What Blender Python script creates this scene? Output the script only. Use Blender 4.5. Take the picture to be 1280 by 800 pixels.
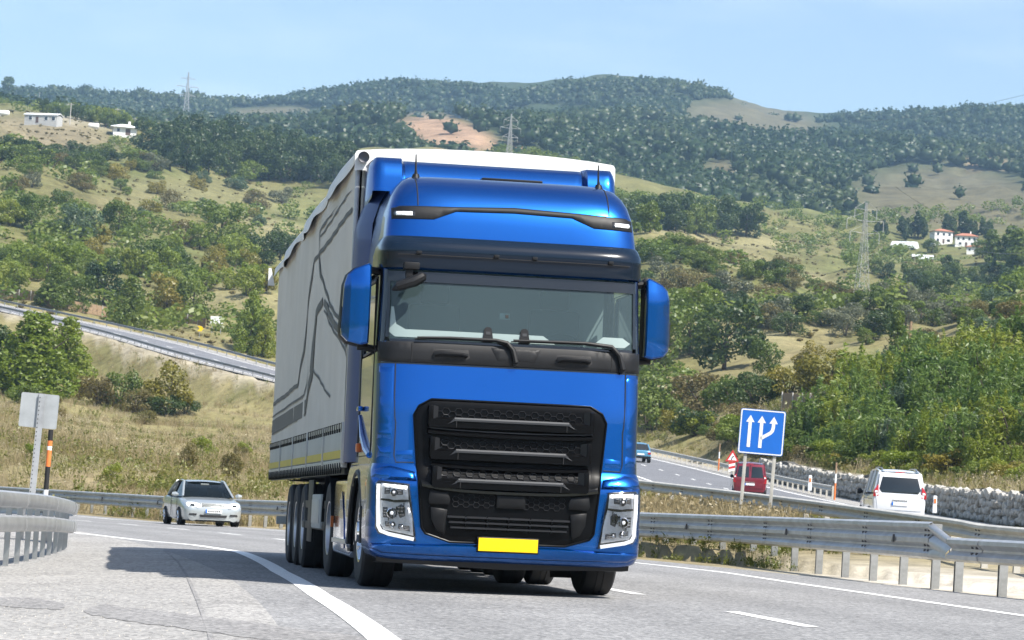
import bpy, bmesh, math, random
import numpy as np
from mathutils import Matrix, Vector
from mathutils.geometry import delaunay_2d_cdt
R_=math.radians
for o in list(bpy.data.objects): bpy.data.objects.remove(o)
scene=bpy.context.scene
COL=scene.collection
# ---------------------------------------------------------------- camera
FPX=3636.; YH=652.; ROLL=3.6; CAMH=.645
_p=math.atan((YH-400)/FPX)
_Rm=Matrix.Rotation(_p,3,'X')@Matrix.Rotation(-R_(ROLL),3,'Y')
c_right=_Rm@Vector((1,0,0)); c_fwd=_Rm@Vector((0,1,0)); c_up=_Rm@Vector((0,0,1))
cam_d=bpy.data.cameras.new('camera'); cam=bpy.data.objects.new('camera',cam_d); COL.objects.link(cam)
cam_d.sensor_width=36; cam_d.lens=FPX/1280*36; cam_d.clip_start=.3; cam_d.clip_end=12000
m=Matrix((c_right,c_up,-c_fwd)).transposed().to_4x4(); m.translation=(0,0,CAMH); cam.matrix_world=m
scene.camera=cam
cam_d.dof.use_dof=True; cam_d.dof.focus_distance=28.; cam_d.dof.aperture_fstop=11
# ---------------------------------------------------------------- sky and sun
SUN_EL=52.; sunv=Vector((.73*math.cos(R_(SUN_EL)),-.683*math.cos(R_(SUN_EL)),math.sin(R_(SUN_EL)))).normalized()
world=bpy.data.worlds.new('World'); scene.world=world; world.use_nodes=True
nt=world.node_tree; nt.nodes.clear()
sky=nt.nodes.new('ShaderNodeTexSky'); sky.sky_type='NISHITA'; sky.sun_disc=False
sky.sun_elevation=R_(SUN_EL); sky.sun_rotation=math.atan2(sunv.x,sunv.y); sky.altitude=200; sky.air_density=1.0; sky.dust_density=1.6; sky.ozone_density=1.0
bg=nt.nodes.new('ShaderNodeBackground'); bg.inputs['Strength'].default_value=.112
wo=nt.nodes.new('ShaderNodeOutputWorld')
# thin high cloud streaks over the whole sky
tc=nt.nodes.new('ShaderNodeTexCoord'); mp=nt.nodes.new('ShaderNodeMapping'); mp.inputs['Scale'].default_value=(2.2,1.4,9.)
nz=nt.nodes.new('ShaderNodeTexNoise'); nz.inputs['Scale'].default_value=2.6; nz.inputs['Detail'].default_value=7; nz.inputs['Roughness'].default_value=.6
rp=nt.nodes.new('ShaderNodeValToRGB'); rp.color_ramp.elements[0].position=.47; rp.color_ramp.elements[1].position=.8
rp.color_ramp.elements[0].color=(0,0,0,1); rp.color_ramp.elements[1].color=(.22,.22,.22,1)
mx=nt.nodes.new('ShaderNodeMixRGB'); mx.inputs[2].default_value=(8.2,8.4,8.6,1)
L=nt.links.new
L(tc.outputs['Generated'],mp.inputs['Vector']); L(mp.outputs[0],nz.inputs['Vector']); L(nz.outputs['Fac'],rp.inputs[0])
L(rp.outputs[0],mx.inputs[0]); L(sky.outputs[0],mx.inputs[1]); L(mx.outputs[0],bg.inputs['Color']); L(bg.outputs[0],wo.inputs[0])
sun_d=bpy.data.lights.new('sun','SUN'); sun_d.energy=5.0; sun_d.angle=R_(.5); sun_d.color=(1,.955,.88)
sun=bpy.data.objects.new('sun',sun_d); COL.objects.link(sun); sun.rotation_euler=sunv.to_track_quat('Z','Y').to_euler(); sun.location=(60,-60,90)
vs=scene.view_settings; vs.view_transform='Standard'; vs.look='None'; vs.gamma=1; vs.use_curve_mapping=False; vs.exposure=.82
cy=scene.cycles; cy.use_denoising=True; cy.max_bounces=6; cy.diffuse_bounces=2; cy.glossy_bounces=4; cy.transmission_bounces=6; cy.transparent_max_bounces=10; cy.volume_bounces=0
cy.caustics_reflective=False; cy.caustics_refractive=False; cy.sample_clamp_indirect=6
# ---------------------------------------------------------------- helpers
def ray(px,py):
    return (c_right*((px-640)/FPX)-c_up*((py-400)/FPX)+c_fwd)
EYE=Vector((0,0,CAMH))
def tag(o,label=None,cat=None,group=None,kind=None):
    if label: o['label']=label
    if cat: o['category']=cat
    if group: o['group']=group
    if kind: o['kind']=kind
    return o
def thing(name,label,cat,loc=(0,0,0),rz=0,group=None,matrix=None):
    o=bpy.data.objects.new(name,None); COL.objects.link(o); o.empty_display_size=.2
    if matrix is not None: o.matrix_world=matrix
    else: o.location=loc; o.rotation_euler=(0,0,rz)
    return tag(o,label,cat,group)
def link(name,me,parent=None):
    o=bpy.data.objects.new(name,me); COL.objects.link(o)
    if parent is not None: o.parent=parent
    return o
def copy_tree(o,parent=None):
    c=o.copy(); COL.objects.link(c)
    if parent is not None: c.parent=parent
    for ch in list(o.children): copy_tree(ch,c)
    return c
def lerp(a,b,t): return a+(b-a)*t
def smooth(x,a,b):
    t=np.clip((x-a)/(b-a),0,1); return t*t*(3-2*t)
_ones=['','first','second','third','fourth','fifth','sixth','seventh','eighth','ninth','tenth','eleventh','twelfth','thirteenth','fourteenth','fifteenth','sixteenth','seventeenth','eighteenth','nineteenth']
_tens={2:('twenty','twentieth'),3:('thirty','thirtieth'),4:('forty','fortieth'),5:('fifty','fiftieth'),6:('sixty','sixtieth'),7:('seventy','seventieth'),8:('eighty','eightieth'),9:('ninety','ninetieth')}
def ordinal(n):
    if n>=100: return 'hundredth' if n==100 else 'hundred-and-'+ordinal(n-100)
    if n<20: return _ones[n]
    t,u=divmod(n,10)
    return _tens[t][1] if u==0 else _tens[t][0]+'-'+_ones[u]
class MB:
    def __init__(s): s.v=[]; s.f=[]
    def add(s,vs,fs):
        b=len(s.v); s.v+= [tuple(p) for p in vs]; s.f+=[tuple(i+b for i in f) for f in fs]; return s
    def box(s,c,d,R=None,taper=(1,1)):
        hx,hy,hz=d[0]/2,d[1]/2,d[2]/2; vs=[]
        for z in (-1,1):
            for x,y in ((-1,-1),(1,-1),(1,1),(-1,1)):
                k=taper if z>0 else (1,1)
                p=Vector((x*hx*k[0],y*hy*k[1],z*hz))
                if R is not None: p=R@p
                vs.append(p+Vector(c))
        return s.add(vs,[(3,2,1,0),(4,5,6,7),(0,1,5,4),(1,2,6,5),(2,3,7,6),(3,0,4,7)])
    def tube(s,pts,r,n=8,cap=True,closed=False):
        pts=[Vector(p) for p in pts]; N=len(pts); rs=r if isinstance(r,(list,tuple)) else [r]*N
        vs=[];up=None
        for i,p in enumerate(pts):
            a=pts[(i-1)%N] if (i or closed) else pts[0]; b=pts[(i+1)%N] if (i<N-1 or closed) else pts[-1]
            t=(b-a).normalized()
            if up is None: up=Vector((0,0,1)) if abs(t.z)<.9 else Vector((1,0,0))
            u=(up-t*up.dot(t)).normalized(); w=t.cross(u); up=u
            for k in range(n):
                an=2*math.pi*k/n; vs.append(p+(u*math.cos(an)+w*math.sin(an))*rs[i])
        fs=[]
        for i in range(N if closed else N-1):
            for k in range(n): fs.append((i*n+k,i*n+(k+1)%n,((i+1)%N)*n+(k+1)%n,((i+1)%N)*n+k))
        if cap and not closed: fs+= [tuple(range(n-1,-1,-1)),tuple((N-1)*n+k for k in range(n))]
        return s.add(vs,fs)
    def grid(s,P,closed_u=False):
        nu=len(P); nv=len(P[0]); vs=[p for row in P for p in row]; fs=[]
        for i in range(nu if closed_u else nu-1):
            for j in range(nv-1): fs.append((i*nv+j,i*nv+j+1,((i+1)%nu)*nv+j+1,((i+1)%nu)*nv+j))
        return s.add(vs,fs)
    def lathe(s,prof,c=(0,0,0),axis='X',n=32,closed=False):
        rows=[]
        for k in range(n):
            a=2*math.pi*k/n; row=[]
            for r,h in prof:
                q=(h,r*math.cos(a),r*math.sin(a)) if axis=='X' else ((r*math.cos(a),h,r*math.sin(a)) if axis=='Y' else (r*math.cos(a),r*math.sin(a),h))
                row.append((q[0]+c[0],q[1]+c[1],q[2]+c[2]))
            if closed: row.append(row[0])
            rows.append(row)
        return s.grid(rows,closed_u=True)
    def prism(s,poly,A,ex,ey,d):
        A=Vector(A);ex=Vector(ex);ey=Vector(ey);d=Vector(d); n=len(poly)
        vs=[A+ex*x+ey*y for x,y in poly]+[A+ex*x+ey*y+d for x,y in poly]
        fs=[tuple(range(n)),tuple(range(2*n-1,n-1,-1))]+[(i,(i+1)%n,n+(i+1)%n,n+i) for i in range(n)]
        return s.add(vs,fs)
    def sweep(s,prof,frames,closed=True,cap=True):
        # frames: list of (origin, axis_a, axis_b); prof: list of (a,b)
        rows=[[o+a*p+b*q for p,q in prof]+([o+a*prof[0][0]+b*prof[0][1]] if closed else []) for o,a,b in frames]
        n0=len(s.v); s.grid(rows); nv=len(rows[0])
        if cap and closed:
            n=len(prof); s.f.append(tuple(n0+k for k in range(n))); b=n0+(len(frames)-1)*nv; s.f.append(tuple(b+k for k in range(n-1,-1,-1)))
        return s
    def mesh(s,name,mat,ang=35,bevel=0,seg=2,recalc=True,merge=1e-5):
        bm=bmesh.new(); vv=[bm.verts.new(p) for p in s.v]
        for f in s.f:
            try: bm.faces.new([vv[i] for i in f])
            except ValueError: pass
        if merge: bmesh.ops.remove_doubles(bm,verts=bm.verts,dist=merge)
        if recalc: bmesh.ops.recalc_face_normals(bm,faces=bm.faces)
        if bevel:
            es=[e for e in bm.edges if len(e.link_faces)==2 and e.calc_face_angle(0)>R_(30)]
            if es: bmesh.ops.bevel(bm,geom=es,offset=bevel,offset_type='OFFSET',segments=seg,affect='EDGES',profile=.6,clamp_overlap=True)
        if ang:
            for f in bm.faces: f.smooth=True
            for e in bm.edges:
                if len(e.link_faces)!=2 or e.calc_face_angle(0)>R_(ang): e.smooth=False
        me=bpy.data.meshes.new(name); bm.to_mesh(me); bm.free()
        if mat is not None: me.materials.append(mat)
        return me
    def build(s,name,mat,parent=None,**k): return link(name,s.mesh(name,mat,**k),parent)
def np_mesh(name,V,Fq,mat,attrs=None,smooth_=False):
    """V (n,3) array, Fq (m,k) int array"""
    me=bpy.data.meshes.new(name); n=len(V); m,k=Fq.shape
    me.vertices.add(n); me.vertices.foreach_set('co',np.ascontiguousarray(V,dtype=np.float32).ravel())
    me.loops.add(m*k); me.loops.foreach_set('vertex_index',np.ascontiguousarray(Fq,dtype=np.int32).ravel())
    me.polygons.add(m); me.polygons.foreach_set('loop_start',np.arange(0,m*k,k,dtype=np.int32))
    me.polygons.foreach_set('use_smooth',np.full(m,smooth_,dtype=bool))
    me.update(calc_edges=True)
    for an,(typ,dom,arr) in (attrs or {}).items():
        a=me.attributes.new(an,typ,dom); a.data.foreach_set('color' if 'COLOR' in typ else 'value',np.ascontiguousarray(arr,dtype=np.float32).ravel())
    if mat is not None: me.materials.append(mat)
    return me
# ---------------------------------------------------------------- materials
MAT={}
def mk(name,col,rough=.5,metal=0,var=0.,vscale=4.,col2=None,bump=0,bscale=40,coat=0,emit=0,spec=.5,detail=4,dist=.01):
    m=bpy.data.materials.new(name); m.use_nodes=True; t=m.node_tree; b=t.nodes['Principled BSDF']
    b.inputs['Base Color'].default_value=(*col,1); b.inputs['Roughness'].default_value=rough; b.inputs['Metallic'].default_value=metal
    b.inputs['Specular IOR Level'].default_value=spec
    if coat: b.inputs['Coat Weight'].default_value=coat; b.inputs['Coat Roughness'].default_value=.03
    if emit: b.inputs['Emission Color'].default_value=(*col,1); b.inputs['Emission Strength'].default_value=emit
    if var or col2 or bump:
        c=t.nodes.new('ShaderNodeTexCoord')
    if var or col2:
        n=t.nodes.new('ShaderNodeTexNoise'); n.inputs['Scale'].default_value=vscale; n.inputs['Detail'].default_value=detail; n.inputs['Roughness'].default_value=.62
        t.links.new(c.outputs['Object'],n.inputs['Vector'])
        r=t.nodes.new('ShaderNodeValToRGB'); r.color_ramp.elements[0].position=.32; r.color_ramp.elements[1].position=.68
        c2=col2 if col2 else tuple(min(1,x*(1+var)) for x in col); c1=col if col2 else tuple(x*(1-var) for x in col)
        r.color_ramp.elements[0].color=(*c1,1); r.color_ramp.elements[1].color=(*c2,1)
        t.links.new(n.outputs['Fac'],r.inputs[0]); t.links.new(r.outputs[0],b.inputs['Base Color'])
        mr=t.nodes.new('ShaderNodeMapRange'); mr.inputs[3].default_value=max(0,rough-.07); mr.inputs[4].default_value=min(1,rough+.07)
        t.links.new(n.outputs['Fac'],mr.inputs[0]); t.links.new(mr.outputs[0],b.inputs['Roughness'])
    if bump:
        n2=t.nodes.new('ShaderNodeTexNoise'); n2.inputs['Scale'].default_value=bscale; n2.inputs['Detail'].default_value=3
        t.links.new(c.outputs['Object'],n2.inputs['Vector'])
        bp=t.nodes.new('ShaderNodeBump'); bp.inputs['Strength'].default_value=bump; bp.inputs['Distance'].default_value=dist
        t.links.new(n2.outputs['Fac'],bp.inputs['Height']); t.links.new(bp.outputs[0],b.inputs['Normal'])
    MAT[name]=m; return m
mk('galv',(.46,.47,.48),.42,.55,var=.16,vscale=3.,bump=.05,bscale=9)
mk('galv_pale',(.52,.50,.45),.55,.25,var=.14,vscale=2.5)
mk('hill_rail',(.27,.28,.29),.5,.5,var=.15,vscale=3)
mk('galv_post',(.50,.51,.52),.3,.8,var=.15,vscale=6)
mk('bolt',(.12,.12,.13),.4,.6)
mk('paint_line',(.36,.36,.36),.7,col2=(.80,.80,.78),vscale=16.,detail=10)
_r=[n for n in MAT['paint_line'].node_tree.nodes if n.type=='VALTORGB'][0].color_ramp; _r.elements[0].position=.30; _r.elements[1].position=.44
mk('black_plastic',(.009,.0095,.011),.5,var=.15,vscale=8,spec=.28)
mk('black_matt',(.012,.012,.013),.7)
mk('black_gloss',(.008,.009,.011),.12,coat=.6)
mk('rubber',(.018,.018,.019),.75,var=.3,vscale=14)
mk('chrome',(.75,.76,.78),.12,1.)
mk('alu',(.55,.56,.58),.3,.9,var=.1,vscale=9)
mk('white_paint',(.8,.8,.79),.35,var=.04,vscale=2)
mk('sign_white',(.82,.83,.83),.45)
mk('sign_blue',(.012,.14,.56),.35,var=.06,vscale=3)
mk('sign_red',(.55,.03,.03),.4)
mk('sign_grey',(.42,.44,.45),.42,.4,var=.12,vscale=3)
mk('yellow',(.85,.55,.0),.4)
mk('orange',(.72,.20,.05),.5,var=.12,vscale=9)
mk('timber',(.27,.185,.11),.8,var=.3,vscale=3)
mk('concrete',(.42,.40,.37),.85,var=.15,vscale=2)
mk('steel_tower',(.42,.42,.41),.5,.4)
# ---------------------------------------------------------------- the lie of the land
SCL=.958
R0=330*SCL; _a=R_(8.1); CX=1.35*SCL-R0*math.cos(_a); CY=31.7*SCL-R0*math.sin(_a); BANK=.0204
S0=math.atan2(-CY,-CX)
def rho_of(X,Y): return np.hypot(X-CX,Y-CY)-R0
def zroad(X,Y):
    r=rho_of(X,Y); return BANK*np.clip(r,-16,12)-.045*np.clip(-r-4.4,0,4)-.13*np.clip((Y-44)/44,0,1.35)**2
def road_pt(rho,s,dz=0.):
    a=S0+s/R0; X=CX+(R0+rho)*math.cos(a); Y=CY+(R0+rho)*math.sin(a)
    return Vector((X,Y,float(zroad(X,Y))+dz))
# the other carriageway, climbing away to the left hillside
OPP=[(31,-90,-.3),(27,-30,-.1),(21.5,20,.2),(17.2,60,.75),(14.5,106,1.45),(13.7,170,3.25),(10.2,232,6.0),(0,290,9.6),(-33,357,17.6),(-52,397,22.6),(-78,434,28.0),(-110,468,33.5),(-190,520,42)]
def catmull(pts,n):
    P=[Vector(p) for p in pts]; out=[]
    for i in range(len(P)-1):
        p0=P[max(i-1,0)];p1=P[i];p2=P[i+1];p3=P[min(i+2,len(P)-1)]
        for k in range(n):
            t=k/n; out.append(.5*((2*p1)+(-p0+p2)*t+(2*p0-5*p1+4*p2-p3)*t*t+(-p0+3*p1-3*p2+p3)*t**3))
    out.append(P[-1]); return out
def path_resample(P,step):
    out=[P[0].copy()]; acc=0
    for a,b in zip(P[:-1],P[1:]):
        l=(b-a).length; 
        while acc+l>=step:
            t=(step-acc)/l; a=a.lerp(b,t); out.append(a.copy()); l=(b-a).length; acc=0
        acc+=l
    return out
def path_offset(P,off,dz=0.):
    out=[]
    for i,p in enumerate(P):
        t=(P[min(i+1,len(P)-1)]-P[max(i-1,0)]); t.z=0; t.normalize(); out.append(p+Vector((t.y,-t.x,0))*off+Vector((0,0,dz)))
    return out
OPATH=path_resample(catmull(OPP,12),2.5)
OA=np.array([p[:] for p in OPATH]); OT=np.gradient(OA[:,:2],axis=0); OT/=np.linalg.norm(OT,axis=1)[:,None]
def opp_near(X,Y):
    X=np.asarray(X,float).ravel();Y=np.asarray(Y,float).ravel(); t=np.empty_like(X); z=np.empty_like(X)
    for s in range(0,len(X),20000):
        x=X[s:s+20000];y=Y[s:s+20000]
        i=((x[:,None]-OA[None,:,0])**2+(y[:,None]-OA[None,:,1])**2).argmin(1)
        dx=x-OA[i,0];dy=y-OA[i,1]
        lat=dx*OT[i,1]-dy*OT[i,0]; al=dx*OT[i,0]+dy*OT[i,1]
        far=np.abs(al)>4; 
        t[s:s+20000]=np.where(far,np.sign(lat)*np.hypot(dx,dy),lat); z[s:s+20000]=OA[i,2]+np.clip(al,-3,3)*.02
    return t,z
COLX=[-600,0,170,340,480,640,800,900,1000,1100,1200,1280,1900]
ROWD=[112,160,220,300,400,500,650,800,950,1100,1400,1900,2500,3300,4200]
TAB={0:[628,570,510,455,404,345,270,205,152,140,168,160,134,150,170],
170:[632,580,528,480,428,365,300,248,192,172,182,165,144,150,170],
340:[640,595,550,505,455,395,330,280,240,228,192,172,150,150,170],
480:[650,610,565,520,470,415,350,290,255,238,190,160,124,140,160],
640:[655,625,585,540,490,435,370,310,275,240,190,150,128,140,160],
800:[660,615,575,545,470,390,288,268,272,275,215,150,116,130,150],
900:[658,606,560,505,445,385,315,295,300,280,225,165,113,140,150],
1000:[650,580,525,470,425,395,352,338,318,300,240,185,154,160,170],
1100:[648,566,510,455,425,400,378,347,327,310,265,200,164,170,180],
1200:[640,545,475,435,420,405,388,352,327,305,272,208,163,170,180],
1280:[625,520,450,410,398,390,372,342,322,311,275,215,155,170,180]}
TAB[-600]=[y+30 for y in TAB[0]]; TAB[1900]=[y-10 for y in TAB[1280]]
_G=np.array([[ (YH+math.tan(R_(ROLL))*(c-640))-y for y in TAB[c]] for c in COLX])     # elevation above the horizon in pixels
_lg=np.linspace(math.log(100),math.log(4200),220); _ug=np.arange(-600,1901,20.)
_E=np.array([np.interp(_lg,np.log(ROWD),row) for row in _G]); _E=np.array([np.interp(_ug,COLX,_E[:,j]) for j in range(len(_lg))]).T
def _box(A,k,ax):
    for _ in range(2):
        P=np.concatenate([np.repeat(np.take(A,[0],ax),k,ax),A,np.repeat(np.take(A,[-1],ax),k,ax)],ax); c=np.cumsum(P,ax); n=2*k+1
        z=np.zeros_like(np.take(c,[0],ax)); c=np.concatenate([z,c],ax)
        A=(np.take(c,range(n,c.shape[ax]),ax)-np.take(c,range(0,c.shape[ax]-n),ax))/n
    return A
_E=_box(_box(_E,2,0),2,1)
def _tab(u,d):
    a=np.clip((u+600)/20,0,len(_ug)-1.001); b=np.clip((np.log(np.maximum(d,100))-_lg[0])/(_lg[1]-_lg[0]),0,len(_lg)-1.001)
    i=a.astype(int);j=b.astype(int);p=a-i;q=b-j
    return (_E[i,j]*(1-p)+_E[i+1,j]*p)*(1-q)+(_E[i,j+1]*(1-p)+_E[i+1,j+1]*p)*q
_rs=np.random.RandomState(5); _W=[(10**_rs.uniform(-2.5,-.4),_rs.uniform(0,6.28),_rs.uniform(0,6.28)) for _ in range(46)]
def bumps(X,Y,d):
    z=np.zeros_like(X)
    for k,a,ph in _W:
        lam=6.28/k; amp=np.clip(lam*.007,0,d*.0013)*smooth(d,60,400)+.012*np.clip(lam,0,6)*.5*(lam<25)
        z+=amp*np.sin(k*(X*math.cos(a)+Y*math.sin(a))+ph)
    return z
MEDP=catmull([(10.2,30,.12),(8.45,48,.33),(8.0,52,.45),(6.6,64,.80),(5.1,76,1.12),(3.7,86,1.38),(2.2,98,1.66),(.4,115,2.1),(-4,150,3.4)],8)
MEDA=np.array([p[:] for p in MEDP])
def Zt(X,Y):
    X=np.asarray(X,float);Y=np.asarray(Y,float);sh=X.shape;X=X.ravel();Y=Y.ravel()
    d=np.hypot(X,Y); az=np.arctan2(X,Y); u=640+FPX*np.tan(np.clip(az,-.33,.33))
    el=_tab(u,d); 
    for _ in range(2): el=_tab(u+math.tan(R_(ROLL))*el,d)
    far=CAMH+el*d/FPX+bumps(X,Y,d)
    rho=rho_of(X,Y); t,zo=opp_near(X,Y); zr=zroad(X,Y)-.12+.10*smooth(rho,5.55,5.9)
    nb=.25*bumps(X,Y,d)*smooth(rho,7,15)
    q=np.clip((rho-6)/((rho-6)+np.maximum(-t-5,0)+1e-3),0,1)
    near=np.where(rho<6,zr-np.clip(-rho-9,0,10)*.06,lerp(zr,zo-.12,q)+nb)
    near=np.where(t>6,zo+1.5+(t-6)*.22+nb,near)
    back=smooth(-Y,0,60)
    w=smooth(d,98,128); z=near*(1-w)+far*w
    wm=(1-smooth(np.abs(rho+2.5),8.6,15))*(d<240)*((t<-7)|(d<90))
    z=z*(1-wm)+zr*wm
    wo_=1-smooth(np.abs(t),6.3,13)
    zl=z*(1-wo_)+(zo-.12)*wo_
    wall_on=smooth(Y,60,70)*(1-smooth(Y,205,225))
    wr=1-smooth(t,6.6,7.3); top=np.maximum(z,zo+1.35+(t-7)*.12)
    top=top*smooth(t,7,16)*0+np.where(t<16,lerp(zo+1.35,top,smooth(t,7.3,16)),top)
    zr_=lerp(top,zo-.12,wr)
    z=np.where(t>0,lerp(zl,zr_,wall_on),zl)
    k=((X[:,None]-MEDA[None,::2,0])**2+(Y[:,None]-MEDA[None,::2,1])**2); i=k.argmin(1); dm=np.sqrt(k.min(1)); wm=(1-smooth(dm,1.2,7))*(rho>7)*(t<-6)*(1-smooth(Y,120,150)); z=z*(1-wm)+MEDA[::2][i,2]*wm
    return z.reshape(sh)
_tt=np.exp(np.linspace(math.log(9),math.log(4100),900))
def hit(px,py,dmin=0):
    """where the line of sight through a photo pixel meets the land"""
    r=ray(px,py); T=_tt[_tt>dmin]; X=r.x*T;Y=r.y*T;Z=CAMH+r.z*T; g=Z-Zt(X,Y); k=np.nonzero(g<=0)[0]
    if len(k)==0: return None
    k=k[0]; 
    if k==0: t=T[0]
    else: t=T[k-1]+(T[k]-T[k-1])*g[k-1]/(g[k-1]-g[k])
    return Vector((r.x*t,r.y*t,CAMH+r.z*t))
def to_px(X,Y,Z):
    v=np.stack([X,Y,Z-CAMH],-1); f=v@np.array(c_fwd); return 640+FPX*(v@np.array(c_right))/f,400-FPX*(v@np.array(c_up))/f
def on_road(px,py):
    r=ray(px,py); T=np.exp(np.linspace(math.log(6),math.log(300),700)); g=CAMH+r.z*T-zroad(r.x*T,r.y*T); k=np.nonzero(g<=0)[0][0]
    t=T[k-1]+(T[k]-T[k-1])*g[k-1]/(g[k-1]-g[k]); return Vector((r.x*t,r.y*t,CAMH+r.z*t))
# ---- the ground sheet
_az=np.concatenate([np.arange(-180,-40,5),np.arange(-40,-11.5,.8),np.arange(-11.5,11.5,.11),np.arange(11.5,40,.8),np.arange(40,181,5)])*math.pi/180
_dd=np.concatenate([[1.5,4,7],np.exp(np.arange(math.log(10),math.log(3000),.0178))])
AZ,DD=np.meshgrid(_az,_dd,indexing='ij'); GX=np.sin(AZ)*DD; GY=np.cos(AZ)*DD
GZ=Zt(GX,GY)
PXg,PYg=to_px(GX,np.maximum(GY,1),GZ)
def ell(cx,cy,rx,ry,rot=0,soft=.35):
    c,s=math.cos(R_(rot)),math.sin(R_(rot)); a=((PXg-cx)*c+(PYg-cy)*s)/rx; b=(-(PXg-cx)*s+(PYg-cy)*c)/ry
    return 1-smooth(np.hypot(a,b),1-soft,1+soft)
def vnoise(X,Y,sc,seed):
    rs=np.random.RandomState(seed); T=rs.rand(64,64); x=X/sc;y=Y/sc; i=np.floor(x).astype(int);j=np.floor(y).astype(int);p=x-i;q=y-j;p=p*p*(3-2*p);q=q*q*(3-2*q)
    g=lambda a,b:T[a%64,b%64]
    return (g(i,j)*(1-p)+g(i+1,j)*p)*(1-q)+(g(i,j+1)*(1-p)+g(i+1,j+1)*p)*q
gc=np.zeros(GX.shape+(4,)); gc[...,3]=1
def setc(w,c): 
    for k in range(3): gc[...,k]=gc[...,k]*(1-w)+c[k]*w
dg=np.hypot(GX,GY); n1=vnoise(GX,GY,9,1)*.5+vnoise(GX,GY,31,2)*.5; n2=vnoise(GX,GY,70,3); n3=vnoise(GX,GY,3.,4)
setc(1+0*dg,(.205,.18,.085))
setc(smooth(n1,.45,.75)*.8,(.15,.145,.055)); setc(smooth(n3,.5,.9)*.5,(.33,.27,.15))
fw=smooth(dg,420,560); setc(fw*.85,(.135,.130,.052)); setc(fw*smooth(n2,.4,.75)*.75,(.125,.135,.05)); setc(fw*smooth(n1,.5,.8)*.5,(.115,.13,.045))
mw=smooth(dg,1200,1500); setc(mw,(.045,.062,.028)); setc(mw*smooth(n2,.62,.85)*.55,(.13,.125,.075))
for a in [(562,168,60,19,14),(640,188,30,7,20)]: setc(ell(*a),(.30,.20,.13))
for a in [(945,152,85,24,8),(1190,250,125,40,4),(900,215,30,14,0),(340,142,60,8,-2)]: setc(ell(*a)*.85,(.125,.11,.068))
setc(ell(1235,203,25,4,5),(.36,.25,.16))
for a in [(835,285,60,14,12),(930,300,60,10,8),(1000,345,70,8,14),(1100,385,40,6,5),(345,285,45,10,8),(300,375,70,16,4),(960,425,50,8,-3),(985,345,90,8,14)]: setc(ell(*a)*.8,(.235,.21,.11))
for a in [(60,165,80,20,8),(30,185,60,10,0)]: setc(ell(*a)*.8,(.22,.18,.115))
for a in [(100,150,50,6,8)]: setc(ell(*a)*.6,(.42,.38,.30))
for a in [(250,245,110,22,4),(120,255,80,10,0)]: setc(ell(*a)*.6,(.19,.17,.085)); setc(ell(1150,520,190,75)*(dg>110),(.095,.115,.035))
_t,_zo=opp_near(GX,GY); _t=_t.reshape(GX.shape); _rho=rho_of(GX,GY)
med=smooth(_rho,5.2,6.2)*(1-smooth(_t,-6.5,-5.5))*(dg<140); setc(med*(1-smooth(dg,42,58)),(.52,.48,.41)); setc(med*smooth(dg,42,58)*.8,(.27,.22,.13)); 
setc((np.abs(_t)<8)*(dg>150)*1.,(.34,.30,.22))
setc((1-smooth(np.abs(_rho+8),5,9))*(dg<60)*(_rho<0),(.36,.34,.30))
out=smooth(np.abs(AZ),.20,.30); setc(out*smooth(dg,60,120)*.85,(.055,.075,.028)); setc(out*smooth(dg,60,120)*smooth(n2,.55,.8)*.6,(.17,.15,.075))
mg=bpy.data.materials.new('land'); mg.use_nodes=True; t=mg.node_tree; b=t.nodes['Principled BSDF']; b.inputs['Roughness'].default_value=.95; b.inputs['Specular IOR Level'].default_value=.1
at=t.nodes.new('ShaderNodeAttribute'); at.attribute_name='gcol'
tcn=t.nodes.new('ShaderNodeTexCoord')
na=t.nodes.new('ShaderNodeTexNoise'); na.inputs['Scale'].default_value=.9; na.inputs['Detail'].default_value=9; na.inputs['Roughness'].default_value=.75
nb_=t.nodes.new('ShaderNodeTexNoise'); nb_.inputs['Scale'].default_value=.07; nb_.inputs['Detail'].default_value=8; nb_.inputs['Roughness'].default_value=.7
for n in (na,nb_): t.links.new(tcn.outputs['Object'],n.inputs['Vector'])
ad=t.nodes.new('ShaderNodeMath'); ad.operation='ADD'; t.links.new(na.outputs['Fac'],ad.inputs[0]); t.links.new(nb_.outputs['Fac'],ad.inputs[1])
mr=t.nodes.new('ShaderNodeMapRange'); mr.inputs[1].default_value=.68; mr.inputs[2].default_value=1.32; mr.inputs[3].default_value=.38; mr.inputs[4].default_value=1.6
t.links.new(ad.outputs[0],mr.inputs[0])
mul=t.nodes.new('ShaderNodeVectorMath'); mul.operation='MULTIPLY'; t.links.new(at.outputs['Color'],mul.inputs[0]); t.links.new(mr.outputs[0],mul.inputs[1]); t.links.new(mul.outputs[0],b.inputs['Base Color'])
bp=t.nodes.new('ShaderNodeBump'); bp.inputs['Strength'].default_value=.6; bp.inputs['Distance'].default_value=.25; t.links.new(na.outputs['Fac'],bp.inputs['Height']); t.links.new(bp.outputs[0],b.inputs['Normal'])
MAT['land']=mg
na_,nd_=GX.shape; idx=np.arange(na_*nd_).reshape(na_,nd_)
Fq=np.stack([idx[:-1,:-1],idx[:-1,1:],idx[1:,1:],idx[1:,:-1]],-1).reshape(-1,4)[:,::-1]
V=np.stack([GX,GY,GZ],-1).reshape(-1,3)
g=link('terrain',np_mesh('terrain',V,Fq,mg,{'gcol':('FLOAT_COLOR','POINT',gc.reshape(-1,4))},True)); tag(g,kind='structure')
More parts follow.
